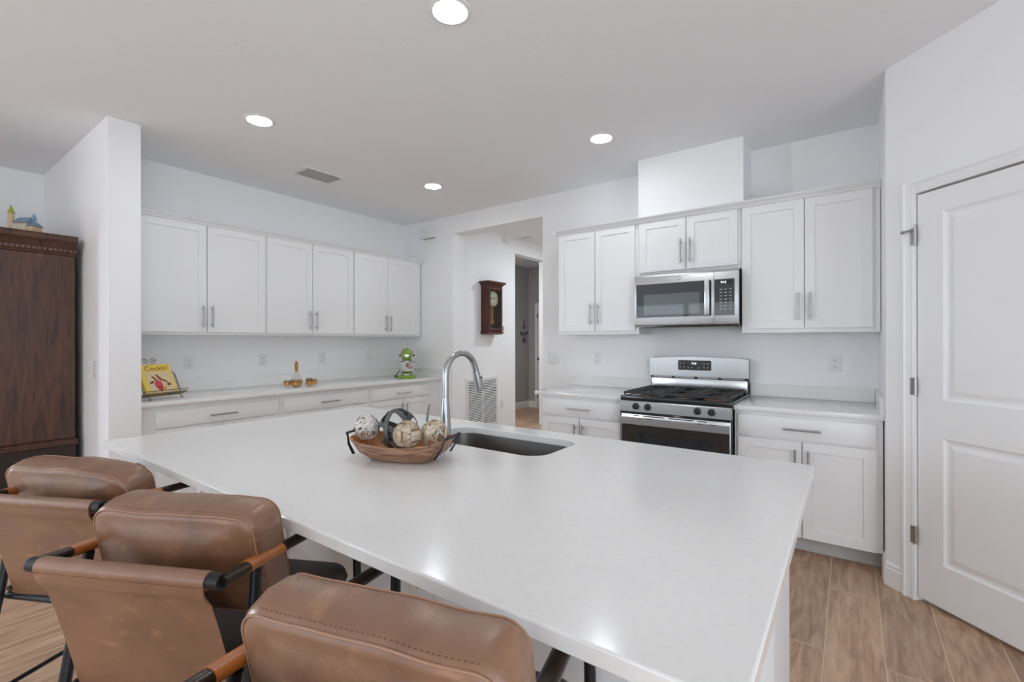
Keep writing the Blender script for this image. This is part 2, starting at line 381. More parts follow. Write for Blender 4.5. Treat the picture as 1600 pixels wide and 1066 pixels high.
def tag(o, label, cat, group=None):
    o['label'] = label; o['category'] = cat
    if group: o['group'] = group
    return o
def thing(name, label, cat, loc=(0, 0, 0), rotz=0.0, group=None):
    o = bpy.data.objects.new(name, None); COL.objects.link(o); o.empty_display_size = 0.05
    o.location = loc; o.rotation_euler = (0, 0, rotz)
    return tag(o, label, cat, group)
def struct(name, mb, mat, parent=None, **kw):
    o = mb.build(name, mat, parent, **kw)
    if parent is None: o['kind'] = 'structure'
    return o
def copy_thing(src, loc, label, rotz=None):
    r = src.copy(); COL.objects.link(r); r.location = loc; r['label'] = label
    if rotz is not None: r.rotation_euler = (0, 0, rotz)
    for ch in src.children:
        c = ch.copy(); COL.objects.link(c); c.parent = r
        for g in ch.children:
            d = g.copy(); COL.objects.link(d); d.parent = c
    return r

# ------------------------------------------------------------------ the room
XA, YB = -4.69, 4.102
struct('floor', MB().box(-9.5, 4.5, -6.0, 11.0, -0.06, 0.0), M['floor'], smooth=False)
struct('ceiling', MB().box(-9.5, 4.5, -6.0, 11.0, CEIL, CEIL + 0.08), M['ceiling'], smooth=False)
T = 0.12
struct('wall_left', MB().box(XA - T, XA, 1.117, YB + 0.2, 0, CEIL), M['wall'], smooth=False)
OPX0, OPX1, OPZ = -3.839, -2.573, 2.634
YB2 = YB + 0.205
struct('wall_back', MB().box(XA, OPX0, YB, YB2, 0, CEIL).box(OPX0, OPX1, YB, YB2, OPZ, CEIL).box(OPX1, 0.30, YB, YB2, 0, CEIL), M['wall'], smooth=False)
struct('wall_wing', MB().box(LEFT_X, -3.968, 0.935, 1.117, 0, CEIL, 0.006, 2), M['wall'], smooth=False)
# dining side wall with its window, rear wall with slider and window, right wall with a lanai door: all behind or beside the camera
struct('wall_dining', MB().box(LEFT_X - T, LEFT_X, REAR_Y, -3.12, 0, CEIL).box(LEFT_X - T, LEFT_X, -2.12, 1.117, 0, CEIL)
       .box(LEFT_X - T, LEFT_X, -3.12, -2.12, 0, 1.0).box(LEFT_X - T, LEFT_X, -3.12, -2.12, 2.40, CEIL), M['wall'], smooth=False)
struct('wall_rear', MB().box(LEFT_X, -4.7, REAR_Y - T, REAR_Y, 0, CEIL).box(-1.1, 0.8, REAR_Y - T, REAR_Y, 0, CEIL).box(2.6, RIGHT_X, REAR_Y - T, REAR_Y, 0, CEIL)
       .box(-4.7, -1.1, REAR_Y - T, REAR_Y, 2.32, CEIL).box(0.8, 2.6, REAR_Y - T, REAR_Y, 0, 0.8).box(0.8, 2.6, REAR_Y - T, REAR_Y, 2.2, CEIL), M['wall'], smooth=False)
struct('wall_right', MB().box(RIGHT_X, RIGHT_X + T, REAR_Y, -3.0, 0, CEIL).box(RIGHT_X, RIGHT_X + T, 0.0, 2.6, 0, CEIL).box(RIGHT_X, RIGHT_X + T, -3.0, 0.0, 2.35, CEIL), M['wall'], smooth=False)

def glazed(name, axis, c, a0, a1, z0, z1, posts):
    """a window or slider in a wall: frame and posts; its panes as one child"""
    f = MB(); w = 0.055
    def bx(mb, p0, p1, q0, q1, d=0.03):
        if axis == 'y': mb.box(p0, p1, c - d, c + d, q0, q1)
        else: mb.box(c - d, c + d, p0, p1, q0, q1)
    bx(f, a0, a1, z0, z0 + w); bx(f, a0, a1, z1 - w, z1)
    for p in [a0 + w / 2] + posts + [a1 - w / 2]: bx(f, p - w / 2 - (0.03 if p in posts else 0), p + w / 2 + (0.03 if p in posts else 0), z0 + w, z1 - w)
    o = struct(name, f, M['trim'], smooth=False)
    g = MB(); bx(g, a0 + w, a1 - w, z0 + w, z1 - w, 0.003); g.build('window_pane', M['pane'], o, smooth=False)
    return o
glazed('window_1', 'y', REAR_Y - 0.06, -4.7, -1.1, 0.0, 2.32, [-3.3])
glazed('window_2', 'y', REAR_Y - 0.06, 0.8, 2.6, 0.8, 2.2, [1.7])
glazed('window_3', 'x', LEFT_X - 0.06, -3.12, -2.12, 1.0, 2.40, [])
glazed('window_4', 'x', RIGHT_X + 0.06, -3.0, 0.0, 0.0, 2.35, [-1.5])

# pantry: a short return wall, then a wall at 45 degrees with the white panel door
PX, PY = 0.162, 3.310
struct('wall_return', MB().prism([(PX, PY), (PX, YB), (PX + 0.12, YB), (PX + 0.12, PY + 0.05)], 0, CEIL, 'z'), M['wall'], smooth=False)
PM = Matrix.Translation((PX, PY, 0)) @ Matrix.Rotation(R(-45), 4, 'Z')    # local x along the wall towards the camera's right, local -y into the kitchen
D0, D1, DZ = 0.174, 0.174 + 0.762, 2.096
def pan(mb): return mb.xform(PM)
struct('wall_pantry', pan(MB().box(0, D0 - 0.008, 0, T, 0, CEIL).box(D1 + 0.008, 1.25, 0, T, 0, CEIL).box(D0 - 0.008, D1 + 0.008, 0, T, DZ + 0.012, CEIL)), M['wall'], smooth=False)
_e = PM @ Vector((1.25, 0, 0))
struct('wall_pantry_end', MB().box(_e.x - 0.02, RIGHT_X, _e.y, _e.y + T, 0, CEIL), M['wall'], smooth=False)
struct('wall_pantry_inside', MB().box(0.3, RIGHT_X, YB, YB + T, 0, CEIL), M['wall_shaded'], smooth=False)
# casing
CW = 0.062
def casing_poly(a, s):   # stepped profile across the casing, a = inner edge, s = +-1 outward
    return [(a, -0.0), (a, -0.012), (a + s * 0.012, -0.015), (a + s * 0.018, -0.012), (a + s * 0.045, -0.016), (a + s * 0.052, -0.021), (a + s * CW, -0.021), (a + s * CW, 0.0)]
cs = MB()
cs.prism([(u, v) for u, v in casing_poly(D0 - 0.006, -1)], 0, DZ + 0.010 + CW, 'z')
cs.prism([(u, v) for u, v in casing_poly(D1 + 0.006, 1)], 0, DZ + 0.010 + CW, 'z')
top = [(v, u) for u, v in casing_poly(DZ + 0.010, 1)]
cs.prism(top, D0 - 0.006, D1 + 0.006, 'x')
struct('trim_1', pan(cs), M['trim'], smooth=False)
bsp = [(0.0, 0.0), (-0.014, 0.0), (-0.014, 0.095), (-0.010, 0.105), (-0.010, 0.115), (-0.005, 0.125), (0.0, 0.13)]
bb = MB().prism([(u, v) for u, v in bsp], 0.0, D0 - 0.006 - CW, 'x'); pan(bb)
bb.prism([(PX + u, v) for u, v in bsp], PY + 0.004, 3.452, 'y')
struct('baseboard_pantry', bb, M['trim'], smooth=False)
bb2 = MB().prism(bsp, D1 + 0.07, 1.25, 'x'); pan(bb2); struct('baseboard_pantry_end', bb2, M['trim'], smooth=False)

def panel_face(mb, x0, x1, z0, z1, panels, yf, thick):
    """slab x0..x1,z0..z1 with its front at yf and moulded panels sunk into it; panels: list of (x0,x1,z0,z1)"""
    bm = mb.bm
    xs = sorted({x0, x1} | {p[0] for p in panels} | {p[1] for p in panels}); zs = sorted({z0, z1} | {p[2] for p in panels} | {p[3] for p in panels})
    for i in range(len(xs) - 1):
        for k in range(len(zs) - 1):
            cx, cz = (xs[i] + xs[i + 1]) / 2, (zs[k] + zs[k + 1]) / 2
            if any(p[0] < cx < p[1] and p[2] < cz < p[3] for p in panels): continue
            bm.faces.new([bm.verts.new((x, yf, z)) for x, z in ((xs[i], zs[k]), (xs[i + 1], zs[k]), (xs[i + 1], zs[k + 1]), (xs[i], zs[k + 1]))])
    return mb
def sunk(mb, p, steps, yf):
    """steps: list of (inset, depth) from the panel's edge inward, then a flat middle"""
    rings = [[(p[0] + i, yf + d, p[2] + i), (p[1] - i, yf + d, p[2] + i), (p[1] - i, yf + d, p[3] - i), (p[0] + i, yf + d, p[3] - i)] for i, d in [(0, 0)] + steps]
    mb.loft(rings, cap0=False, cap1=True); return mb
dr = MB()
ST = 0.122; pl = [(D0 + ST, D1 - ST, 0.235, 0.862), (D0 + ST, D1 - ST, 1.050, 1.985)]
panel_face(dr, D0, D1, 0.024, DZ, pl, 0.0, 0.035)
for q in pl: sunk(dr, q, [(0.010, 0.007), (0.018, 0.009), (0.026, 0.009), (0.046, 0.0035), (0.05, 0.003)], 0.0)
bm = dr.bm
rings = [[(D0, y, 0.024), (D1, y, 0.024), (D1, y, DZ), (D0, y, DZ)] for y in (0.0, 0.035)]
dr.loft(rings, cap0=False, cap1=True)
bmesh.ops.remove_doubles(bm, verts=bm.verts[:], dist=1e-5)
door = struct('door_1', pan(dr), M['trim'], smooth=False)
for k, z in enumerate((1.885, 1.108, 0.338)):
    h = MB().cyl((D0 - 0.006, -0.009, z - 0.046), (D0 - 0.006, -0.009, z + 0.046), 0.0085, 12)
    h.box(D0 - 0.027, D0 - 0.006, -0.0155, -0.012, z - 0.044, z + 0.044)
    for q in (-0.028, 0.0, 0.028): h.cyl((D0 - 0.006, -0.009, z + q - 0.001), (D0 - 0.006, -0.009, z + q + 0.001), 0.0098, 12)
    if k == 0:
        h.cyl((D0 - 0.006, -0.009, z + 0.046), (D0 - 0.006, -0.009, z + 0.062), 0.006, 10)
        h.tube([(D0 - 0.010, -0.012, z + 0.030), (D0 - 0.026, -0.030, z + 0.032), (D0 - 0.045, -0.036, z + 0.028)], 0.0045, 8)
        h.cyl((D0 - 0.045, -0.036, z + 0.028), (D0 - 0.055, -0.038, z + 0.027), 0.009, 12, 0.007)
    ho = pan(h).build('hinge', M['pull'], door); ho['label'] = 'nickel hinge with a door-stop pin' if k == 0 else 'nickel hinge'

# hood duct chase above the microwave
struct('wall_duct', MB().box(-1.424, -0.630, 3.765, YB - 0.001, 2.33, CEIL), M['wall'], smooth=False)

# hall beyond the opening, and the dim room beyond it
HX, HT = -3.946, 0.125
struct('wall_hall', MB().box(HX - HT, HX, YB2, 5.535, 0, CEIL).box(HX - HT, HX, 5.535, 6.375, 2.624, CEIL).box(HX - HT, HX, 6.375, 8.6, 0, CEIL), M['wall'], smooth=False)
struct('wall_hall_right', MB().box(-1.9, -1.8, YB2, 8.6, 0, CEIL), M['wall'], smooth=False)
struct('wall_hall_end', MB().box(HX, -1.8, 8.6, 8.7, 0, CEIL), M['wall'], smooth=False)
struct('wall_den_left', MB().box(-5.43, -5.33, YB2 + 0.2, 7.95, 0, CEIL), M['wall_shaded'], smooth=False)
struct('wall_den_end', MB().box(-5.43, HX - HT, 7.95, 8.05, 0, CEIL), M['wall_shaded'], smooth=False)
struct('wall_den_front', MB().box(-5.43, HX - HT, YB2 + 0.1, YB2 + 0.2, 0, CEIL), M['wall_shaded'], smooth=False)
bd = MB().prism([(-5.33 - u, v) for u, v in bsp], YB2 + 0.2, 7.95, 'y').prism([(7.95 + u, v) for u, v in bsp], -5.316, -5.12, 'x')
struct('baseboard_den', bd, M['trim'], smooth=False)
d2 = MB(); panel_face(d2, -5.09, -4.38, 0.02, 2.04, [(-4.97, -4.5, 0.24, 0.86), (-4.97, -4.5, 1.05, 1.93)], 7.93, 0.02)
for q in ((-4.97, -4.5, 0.24, 0.86), (-4.97, -4.5, 1.05, 1.93)): sunk(d2, q, [(0.02, 0.008), (0.03, 0.008)], 7.93)
d2.box(-5.09, -4.38, 7.9405, 7.949, 0.02, 2.04)
door2 = struct('door_2', d2, M['trim'], smooth=False)
MB().sphere((-5.035, 7.865, 0.985), 0.028, 14).cyl((-5.035, 7.93, 0.985), (-5.035, 7.87, 0.985), 0.012, 10).build('door_knob', M['dark_plastic'], door2)
MB().box(-5.105, -5.092, 7.915, 7.935, 2.26 - 0.45, 2.26 - 0.36).box(-5.105, -5.092, 7.915, 7.935, 0.2, 0.29).build('hinge', M['dark_plastic'], door2)
struct('trim_2', MB().box(-5.16, -5.10, 7.928, 7.949, 0, 2.11).box(-5.10, -4.37, 7.928, 7.949, 2.05, 2.11), M['trim'], smooth=False)
_h = area('hall_lamp', (-2.7, 5.9, CEIL - 0.03), (0, 0, 0), 0.3, 0.3, 26, (0.88, 0.97, 1.03))

area('den_fill', (-4.75, 5.1, CEIL - 0.03), (0, 0, 0), 0.3, 0.3, 26, (0.95, 0.97, 1.0))  # unseen lamp added to lift the dim room, which has no light

# ------------------------------------------------------------------ recessed lights, vent
LS = [(-1.464, 1.552, 'large recessed ceiling light over the island, cut by the top edge of the photo'),
      (-3.231, 1.561, 'recessed ceiling light closest to the end of the wing wall'),
      (-1.483, 3.180, 'recessed ceiling light closest to the microwave and its duct chase'),
      (-3.254, 3.205, 'small recessed ceiling light closest to the hall opening')]
def ceiling_light(x, y, label):
    t = thing('ceiling_light', label, 'light', (x, y, CEIL), 0, 'recessed ceiling lights')
    MB().lathe([(0.074, -0.0005), (0.097, -0.0005), (0.097, -0.004), (0.090, -0.008), (0.079, -0.009), (0.074, -0.006)] + [(0.074, -0.0005)], 40).build('trim_ring', M['plastic'], t)
    MB().lathe([(0.0, -0.007), (0.04, -0.0075), (0.0735, -0.0055), (0.0735, -0.0005), (0.0, -0.0005)], 40).build('lens', M['glow'], t)
    return t
_l = ceiling_light(*LS[0])
for x, y, lb in LS[1:]: copy_thing(_l, (x, y, CEIL), lb)
v = thing('air_vent', 'white louvred air supply vent in the ceiling over the long cabinets', 'vent', (-3.88, 2.385, CEIL))
VW, VL = 0.13, 0.195
fr = MB()
for a in ((-VW, -VW + 0.03, -VL, VL), (VW - 0.03, VW, -VL, VL), (-VW + 0.03, VW - 0.03, -VL, -VL + 0.03), (-VW + 0.03, VW - 0.03, VL - 0.03, VL)):
    fr.box(*a, -0.009, -0.0005, 0.002)
fr.build('frame', M['plastic'], v)
MB().box(-VW + 0.03, VW - 0.03, -VL + 0.03, VL - 0.03, -0.002, -0.0006).build('duct_opening', M['grey_plastic'], v, smooth=False)
sl = MB()
for k in range(8):
    x = -VW + 0.045 + k * 0.0245
    sl.box(-0.011, 0.011, -VL + 0.05, VL - 0.031, -0.0012, 0.0012, mat=Matrix.Translation((x, 0, -0.011)) @ Matrix.Rotation(R(40), 4, 'Y'))
for k in range(7): sl.box(-VW + 0.034 + k * 0.028, -VW + 0.046 + k * 0.028, -VL + 0.031, -VL + 0.048, -0.012, -0.004)
sl.build('louvers', M['plastic'], v)

# ------------------------------------------------------------------ cabinets
def shaker(x0, x1, z0, z1, rail=0.057, t=0.020):
    mb = MB(); p = (x0 + rail, x1 - rail, z0 + rail, z1 - rail)
    panel_face(mb, x0, x1, z0, z1, [p], -t, t)
    sunk(mb, p, [(0.002, 0.008), (0.0025, 0.0085)], -t)
    mb.loft([[(x0, y, z0), (x1, y, z0), (x1, y, z1), (x0, y, z1)] for y in (-t, -0.0008)], cap0=False, cap1=True)
    bmesh.ops.remove_doubles(mb.bm, verts=mb.bm.verts[:], dist=1e-5)
    return mb
def pull(p, vert, L, y=-0.020):
    mb = MB(); yb = y - 0.030; r = 0.0062
    d = Vector((0, 0, 1)) if vert else Vector((1, 0, 0)); c = Vector((p[0], yb, p[1]))
    mb.cyl(c - d * L / 2, c + d * L / 2, r, 12)
    for s in (-1, 1):
        q = c + d * s * (L / 2 - 0.027); mb.cyl((q.x, y - 0.0002, q.z), (q.x, yb, q.z), 0.0048, 10)
    return mb
def cabinet(name, label, loc, rotz, W, D, z0, z1, doors, drawers=(), group=None, toe=False, pulls_low=True, rail=0.057, hz=None, hL=0.19):
    t = thing(name, label, 'cabinet', loc, rotz, group)
    MB().box(0.0006, W - 0.0006, 0, D, z0, z1, 0.0012, 1).build('body', M['cab'], t, smooth=False)
    for (a, c, e, f, side) in doors:
        d = shaker(a, c, e, f, rail).build('door', M['cab'], t, smooth=False)
        hx = c - 0.031 if side > 0 else a + 0.031
        hc = hz if hz else (e + 0.135 if pulls_low else f - 0.14)
        pull((hx, hc), True, hL).build('handle', M['pull'], d)
    for (a, c, e, f) in drawers:
        d = MB().box(a, c, -0.020, -0.0008, e, f, 0.0025, 2).build('drawer', M['cab'], t)
        pull(((a + c) / 2, (e + f) / 2 - 0.002), False, 0.20).build('handle', M['pull'], d)
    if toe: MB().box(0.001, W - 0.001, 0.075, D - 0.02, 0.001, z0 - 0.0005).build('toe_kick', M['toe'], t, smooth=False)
    return t
R90 = R(90)
G1 = 'white shaker cabinets'
XUF, XBF = -4.373, -4.060
def upA(y0, y1, d, label):
    cabinet('upper_cabinet', label, (XUF, y0, 0), R90, y1 - y0, XUF - XA - 0.001, 1.403, 2.332, [(a - y0, c - y0, 1.426, 2.316, s) for a, c, s in d], group=G1, hz=1.555, hL=0.185)
upA(1.160, 2.160, [(1.19, 1.668, 1), (1.676, 2.150, -1)], 'white two-door upper cabinet next to the wing wall, above the open cookbook')
upA(2.160, 3.098, [(2.170, 2.617, 1), (2.623, 3.087, -1)], 'white two-door upper cabinet in the middle of three, above the amber decanter')
upA(3.098, 4.080, [(3.110, 3.555, 1), (3.561, 4.022, -1)], 'white two-door upper cabinet in the corner above the green stand mixer')
def bsA(y0, y1, a, c, label, fill=0):
    m_ = (a + c) / 2
    cabinet('base_cabinet', label, (XBF, y0, 0), R90, y1 - y0, XBF - XA - 0.001, 0.108, 0.8825,
            [(a - y0, m_ - 0.004 - y0, 0.112, 0.706, 1), (m_ + 0.004 - y0, c - y0, 0.112, 0.706, -1)], [(a - y0, c - y0, 0.717, 0.840)], group=G1, toe=True, pulls_low=False)
bsA(1.119, 2.130, 1.218, 2.105, 'white base cabinet drawer unit beside the wing wall, below the cookbook')
bsA(2.130, 3.067, 2.159, 3.043, 'white base cabinet drawer unit below the decanter and glasses')
bsA(3.067, 4.100, 3.091, 3.935, 'white base cabinet drawer unit in the corner below the stand mixer')
YUF, YBF = 3.775, 3.450
def upB(x0, x1, z0, d, label, hz, hL, dz=None):
    cabinet('upper_cabinet', label, (x0, YUF, 0), 0, x1 - x0, YB - YUF - 0.001, z0, 2.332, [(a - x0, c - x0, dz or 1.433, 2.318, s) for a, c, s in d], group=G1, hz=hz, hL=hL)
upB(-2.193, -1.4216, 1.403, [(-2.179, -1.819, 1), (-1.811, -1.452, -1)], 'tall white two-door upper cabinet between the hall opening and the microwave', 1.582, 0.185)
upB(-1.4216, -0.6445, 1.880, [(-1.414, -1.040, 1), (-1.032, -0.668, -1)], 'short white two-door cabinet directly over the microwave', 2.050, 0.19, 1.908)
upB(-0.6445, 0.159, 1.403, [(-0.638, -0.254, 1), (-0.247, 0.119, -1)], 'tall white two-door upper cabinet between the microwave and the pantry', 1.580, 0.185)
def bsB(x0, x1, a, c, label):
    m_ = (a + c) / 2
    cabinet('base_cabinet', label, (x0, YBF, 0), 0, x1 - x0, YB - YBF - 0.001, 0.108, 0.8825,
            [(a - x0, m_ - 0.004 - x0, 0.112, 0.708, 1), (m_ + 0.004 - x0, c - x0, 0.112, 0.708, -1)], [(a - x0, c - x0, 0.720, 0.857)], group=G1, toe=True, pulls_low=False)
bsB(-2.178, -1.4215, -2.154, -1.445, 'white base cabinet between the range and the hall opening')
bsB(-0.634, 0.156, -0.610, 0.123, 'white base cabinet between the range and the pantry, with shaker doors over grey toe kick')

# crown moulding along the tops of the uppers (one continuous run per wall)
def crown_poly(): return [(0.0, 0.0), (-0.006, 0.0), (-0.010, 0.010), (-0.018, 0.016), (-0.036, 0.024), (-0.043, 0.030), (-0.046, 0.032), (-0.046, 0.037), (0.0, 0.037)]
cp = crown_poly()
mb = MB().prism([(YUF - 0.0215 + u, 2.3115 + 0.008 + v) for u, v in cp], -2.193, 0.159, 'x')
mb.prism([(-2.193 + u, 2.3195 + v) for u, v in cp], YUF - 0.0215 - 0.046, YB - 0.002, 'y')
mb.build('crown_moulding', M['cab'], smooth=False); o = bpy.data.objects['crown_moulding']; tag(o, 'white crown moulding along the cabinet tops beside the hood duct', 'moulding', 'cabinet crown mouldings')
mb = MB().prism([(XUF + 0.0215 - u, 2.3195 + v) for u, v in cp], 1.1195, 4.099, 'y')
tag(mb.build('crown_moulding', M['cab'], smooth=False), 'white crown moulding topping the long row of cabinets by the wing wall', 'moulding', 'cabinet crown mouldings')

# ------------------------------------------------------------------ countertops with splashes
CT, CB = 0.9144, 0.8836
t = thing('countertop', 'white quartz countertop under the cookbook, decanter and mixer', 'countertop', (0, 0, 0))
MB().box(XA + 0.001, -4.007, 1.118, YB - 0.001, CB, CT, 0.003, 2).build('slab', M['quartz'], t)
MB().box(XA + 0.001, XA + 0.021, 1.118, YB - 0.001, CT + 0.0002, 1.008, 0.002, 1).build('backsplash', M['quartz'], t)
MB().prism([(XA + 0.0215, CT + 0.0002), (-4.012, CT + 0.0002), (-4.012, 1.004), (-4.016, 1.008), (XA + 0.0215, 1.008)], YB - 0.021, YB - 0.001, 'y').build('side_splash', M['quartz'], t, smooth=False)
t = thing('countertop', 'short white quartz countertop between the range and the hall opening', 'countertop', (0, 0, 0))
MB().box(-2.228, -1.4215, 3.415, YB - 0.001, CB, CT, 0.003, 2).build('slab', M['quartz'], t)
MB().box(-2.226, -1.4215, YB - 0.021, YB - 0.001, CT + 0.0002, 1.006, 0.002, 1).build('backsplash', M['quartz'], t)
t = thing('countertop', 'short white quartz countertop between the range and the pantry corner', 'countertop', (0, 0, 0))
MB().box(-0.6345, PX - 0.001, 3.415, YB - 0.001, CB, CT, 0.003, 2).build('slab', M['quartz'], t)
MB().box(-0.6345, PX - 0.022, YB - 0.021, YB - 0.001, CT + 0.0002, 1.010, 0.002, 1).build('backsplash', M['quartz'], t)
MB().prism([(YB - 0.001, CT + 0.0002), (YB - 0.001, 1.010), (3.56, 1.010), (3.53, 1.006), (3.51, 0.990), (3.49, 0.975), (3.455, 0.955), (3.44, 0.940), (3.425, CT + 0.0002)], PX - 0.021, PX - 0.001, 'x').build('side_splash', M['quartz'], t, smooth=False)

# ------------------------------------------------------------------ island
IX0, IX1, IY0, IY1 = -2.640, -0.100, 0.605, 1.926
SX0, SX1, SY0, SY1, SR = -1.600, -0.935, 1.457, 1.800, 0.085
def rrect(x0, x1, y0, y1, r, n=8):
    pts = []
    for cx, cy, a0 in ((x1 - r, y1 - r, 0), (x0 + r, y1 - r, 90), (x0 + r, y0 + r, 180), (x1 - r, y0 + r, 270)):
        for i in range(n + 1):
            a = R(a0 + 90 * i / n); pts.append((cx + r * math.cos(a), cy + r * math.sin(a)))
    return pts
mb = MB(); bm = mb.bm
outer = rrect(IX0, IX1, IY0, IY1, 0.012, 4); inner = rrect(SX0, SX1, SY0, SY1, SR)
def ring_faces(ra, rb):
    for i in range(len(ra)):
        j = (i + 1) % len(ra); bm.faces.new((ra[i], ra[j], rb[j], rb[i]))
def ring(pts, z, ins=0.0):
    c = Vector((sum(p[0] for p in pts) / len(pts), sum(p[1] for p in pts) / len(pts), 0))
    sx = max(abs(p[0] - c.x) for p in pts); sy = max(abs(p[1] - c.y) for p in pts)
    return [bm.verts.new((c.x + (p[0] - c.x) * (sx - ins) / sx, c.y + (p[1] - c.y) * (sy - ins) / sy, z)) for p in pts]
o_top, o_a, o_b, o_c, o_bot = ring(outer, CT, 0.004), ring(outer, CT - 0.0012, 0.0012), ring(outer, CT - 0.004), ring(outer, CB + 0.003), ring(outer, CB, 0.003)
for a_, b_ in ((o_top, o_a), (o_a, o_b), (o_b, o_c), (o_c, o_bot)): ring_faces(a_, b_)
i_top, i_a, i_bot = ring(inner, CT, -0.003), ring(inner, CT - 0.003), ring(inner, CB)
ring_faces(i_top, i_a); ring_faces(i_a, i_bot)
for ra, rb in ((o_top, i_top), (o_bot, i_bot)):
    es = []
    for rr in (ra, rb):
        for i in range(len(rr)):
            e_ = bm.edges.get((rr[i], rr[(i + 1) % len(rr)])); es.append(e_ or bm.edges.new((rr[i], rr[(i + 1) % len(rr)])))
    bmesh.ops.triangle_fill(bm, use_beauty=True, use_dissolve=False, edges=es)
tag(mb.build('island_countertop', M['quartz'], angle=8), 'big glossy white quartz island top with a cutout for the sink', 'countertop')
t = thing('kitchen_island', 'white panelled island base under the big quartz top', 'island', (0, 0, 0))
# cabinet carcass is open above the basin
cbx = MB()
IFX0, IFX1 = -2.58, -0.172
cbx.box(IFX0, SX0 - 0.06, 1.102, 1.885, 0.105, CB - 0.001).box(SX1 + 0.06, IFX1, 1.102, 1.885, 0.105, CB - 0.001)
cbx.box(SX0 - 0.0595, SX1 + 0.0595, 1.102, 1.40, 0.105, CB - 0.001).box(SX0 - 0.0595, SX1 + 0.0595, 1.401, 1.885, 0.105, 0.60).box(SX0 - 0.0595, SX1 + 0.0595, 1.86, 1.885, 0.601, CB - 0.001)
cbx.build('body', M['island'], t, smooth=False)
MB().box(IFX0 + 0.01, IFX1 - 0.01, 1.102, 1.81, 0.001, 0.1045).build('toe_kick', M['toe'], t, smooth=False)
bp_ = MB().box(-2.60, -0.128, 0.955, 1.101, 0.001, CB - 0.001)
bp_.build('knee_wall', M['island'], t, smooth=False)
tr = MB()
for x in (-2.56, -1.78, -0.990, -0.168): tr.box(x - 0.022, x + 0.022, 0.943, 0.9545, 0.001, CB - 0.002, 0.002, 1)
for z0, z1 in ((0.001, 0.12), (0.822, CB - 0.002)):
    for a, c in ((-2.538, -1.802), (-1.758, -1.012), (-0.968, -0.19)): tr.box(a + 0.0005, c - 0.0005, 0.945, 0.9545, z0, z1, 0.002, 1)
tr.build('panel_trim', M['island'], t, smooth=False)
for a in ((-2.57, -1.79), (-1.78, -1.02), (-1.01, -0.19)):
    w = (a[1] - a[0]) / 2
    for k in range(2):
        x0 = a[0] + k * w + 0.004; dd = shaker(x0, x0 + w - 0.008, 0.112, 0.86)
        dd.xform(Matrix.Translation((0, 1.886, 0)) @ Matrix.Rotation(PI, 4, 'Z') @ Matrix.Translation((-(2 * x0 + w - 0.008), 0, 0)))
        d = dd.build('door', M['island'], t, smooth=False)

# undermount sink
t = MB()
def zr(x0, x1, y0, y1, r, z): return [(a, c, z) for a, c in rrect(x0, x1, y0, y1, r)]
g = 0.004
t.loft([zr(SX0 - 0.03, SX1 + 0.03, SY0 - 0.03, SY1 + 0.03, SR + 0.03, CB - 0.0015), zr(SX0 - g, SX1 + g, SY0 - g, SY1 + g, SR + g, CB - 0.0015),
        zr(SX0 + 0.004, SX1 - 0.004, SY0 + 0.004, SY1 - 0.004, SR - 0.004, 0.75), zr(SX0 + 0.012, SX1 - 0.012, SY0 + 0.012, SY1 - 0.012, SR - 0.01, 0.70),
        zr(SX0 + 0.05, SX1 - 0.05, SY0 + 0.05, SY1 - 0.05, SR - 0.03, 0.672), zr(-1.32, -1.21, 1.58, 1.68, 0.045, 0.668), zr(-1.305, -1.225, 1.59, 1.67, 0.038, 0.660),
        ] , cap0=False, cap1=True)
t.loft([zr(SX0 - 0.03, SX1 + 0.03, SY0 - 0.03, SY1 + 0.03, SR + 0.03, CB - 0.0015), zr(SX0 - 0.03, SX1 + 0.03, SY0 - 0.03, SY1 + 0.03, SR + 0.03, CB - 0.004), zr(SX0 - 0.008, SX1 + 0.008, SY0 - 0.008, SY1 + 0.008, SR, CB - 0.004),
        zr(SX0 - 0.002, SX1 + 0.002, SY0 - 0.002, SY1 + 0.002, SR, 0.70), zr(SX0 + 0.04, SX1 - 0.04, SY0 + 0.04, SY1 - 0.04, SR - 0.03, 0.655)], cap0=False, cap1=True)
tag(t.build('kitchen_sink', M['steel_sink']), 'stainless steel sink basin set under the island top', 'sink')

# faucet
FX, FY = -1.352, 1.400
t = thing('kitchen_faucet', 'tall brushed nickel gooseneck faucet on the island beside the sink', 'faucet', (FX, FY, CT))
MB().lathe([(0.0, 0.0003), (0.027, 0.0003), (0.0275, 0.004), (0.0262, 0.008), (0.0240, 0.05), (0.0205, 0.11), (0.0162, 0.17), (0.0142, 0.20), (0.0, 0.20)], 32).build('base', M['nickel'], t)
arc = [(0, 0, 0.2005), (0, 0, 0.25), (0, 0, 0.285)]
for k in range(1, 17):
    a = PI - k * (PI * 0.93) / 16; arc.append((0, 0.097 + 0.097 * math.cos(a), 0.285 + 0.097 * math.sin(a)))
MB().tube(arc, 0.0136, 16).build('spout', M['nickel'], t)
e0 = Vector(arc[-1]); dv = (Vector(arc[-1]) - Vector(arc[-2])).normalized()
MB().tube([e0 + dv * 0.001, e0 + dv * 0.03, e0 + dv * 0.085, e0 + dv * 0.093], [0.0150, 0.0165, 0.0225, 0.0215], 20).build('spray_head', M['nickel'], t)
pb = e0 + dv * 0.045 + Vector((0.006, 0.0175, 0.002)); MB().sphere(pb, 0.007, 10, 1, 0.7, 1.5).build('spray_button', M['dark_plastic'], t)
lv = MB().cyl((-0.014, -0.012, 0.062), (-0.040, -0.026, 0.066), 0.0125, 14)
lv.tube([(-0.038, -0.025, 0.066), (-0.058, -0.034, 0.078), (-0.068, -0.038, 0.105), (-0.066, -0.036, 0.140), (-0.060, -0.032, 0.172)], [0.9, 0.9, 1.05, 1.0, 0.5], 12, flat=(0.0150, 0.0045), up=(-0.8, -0.5, 0.2))
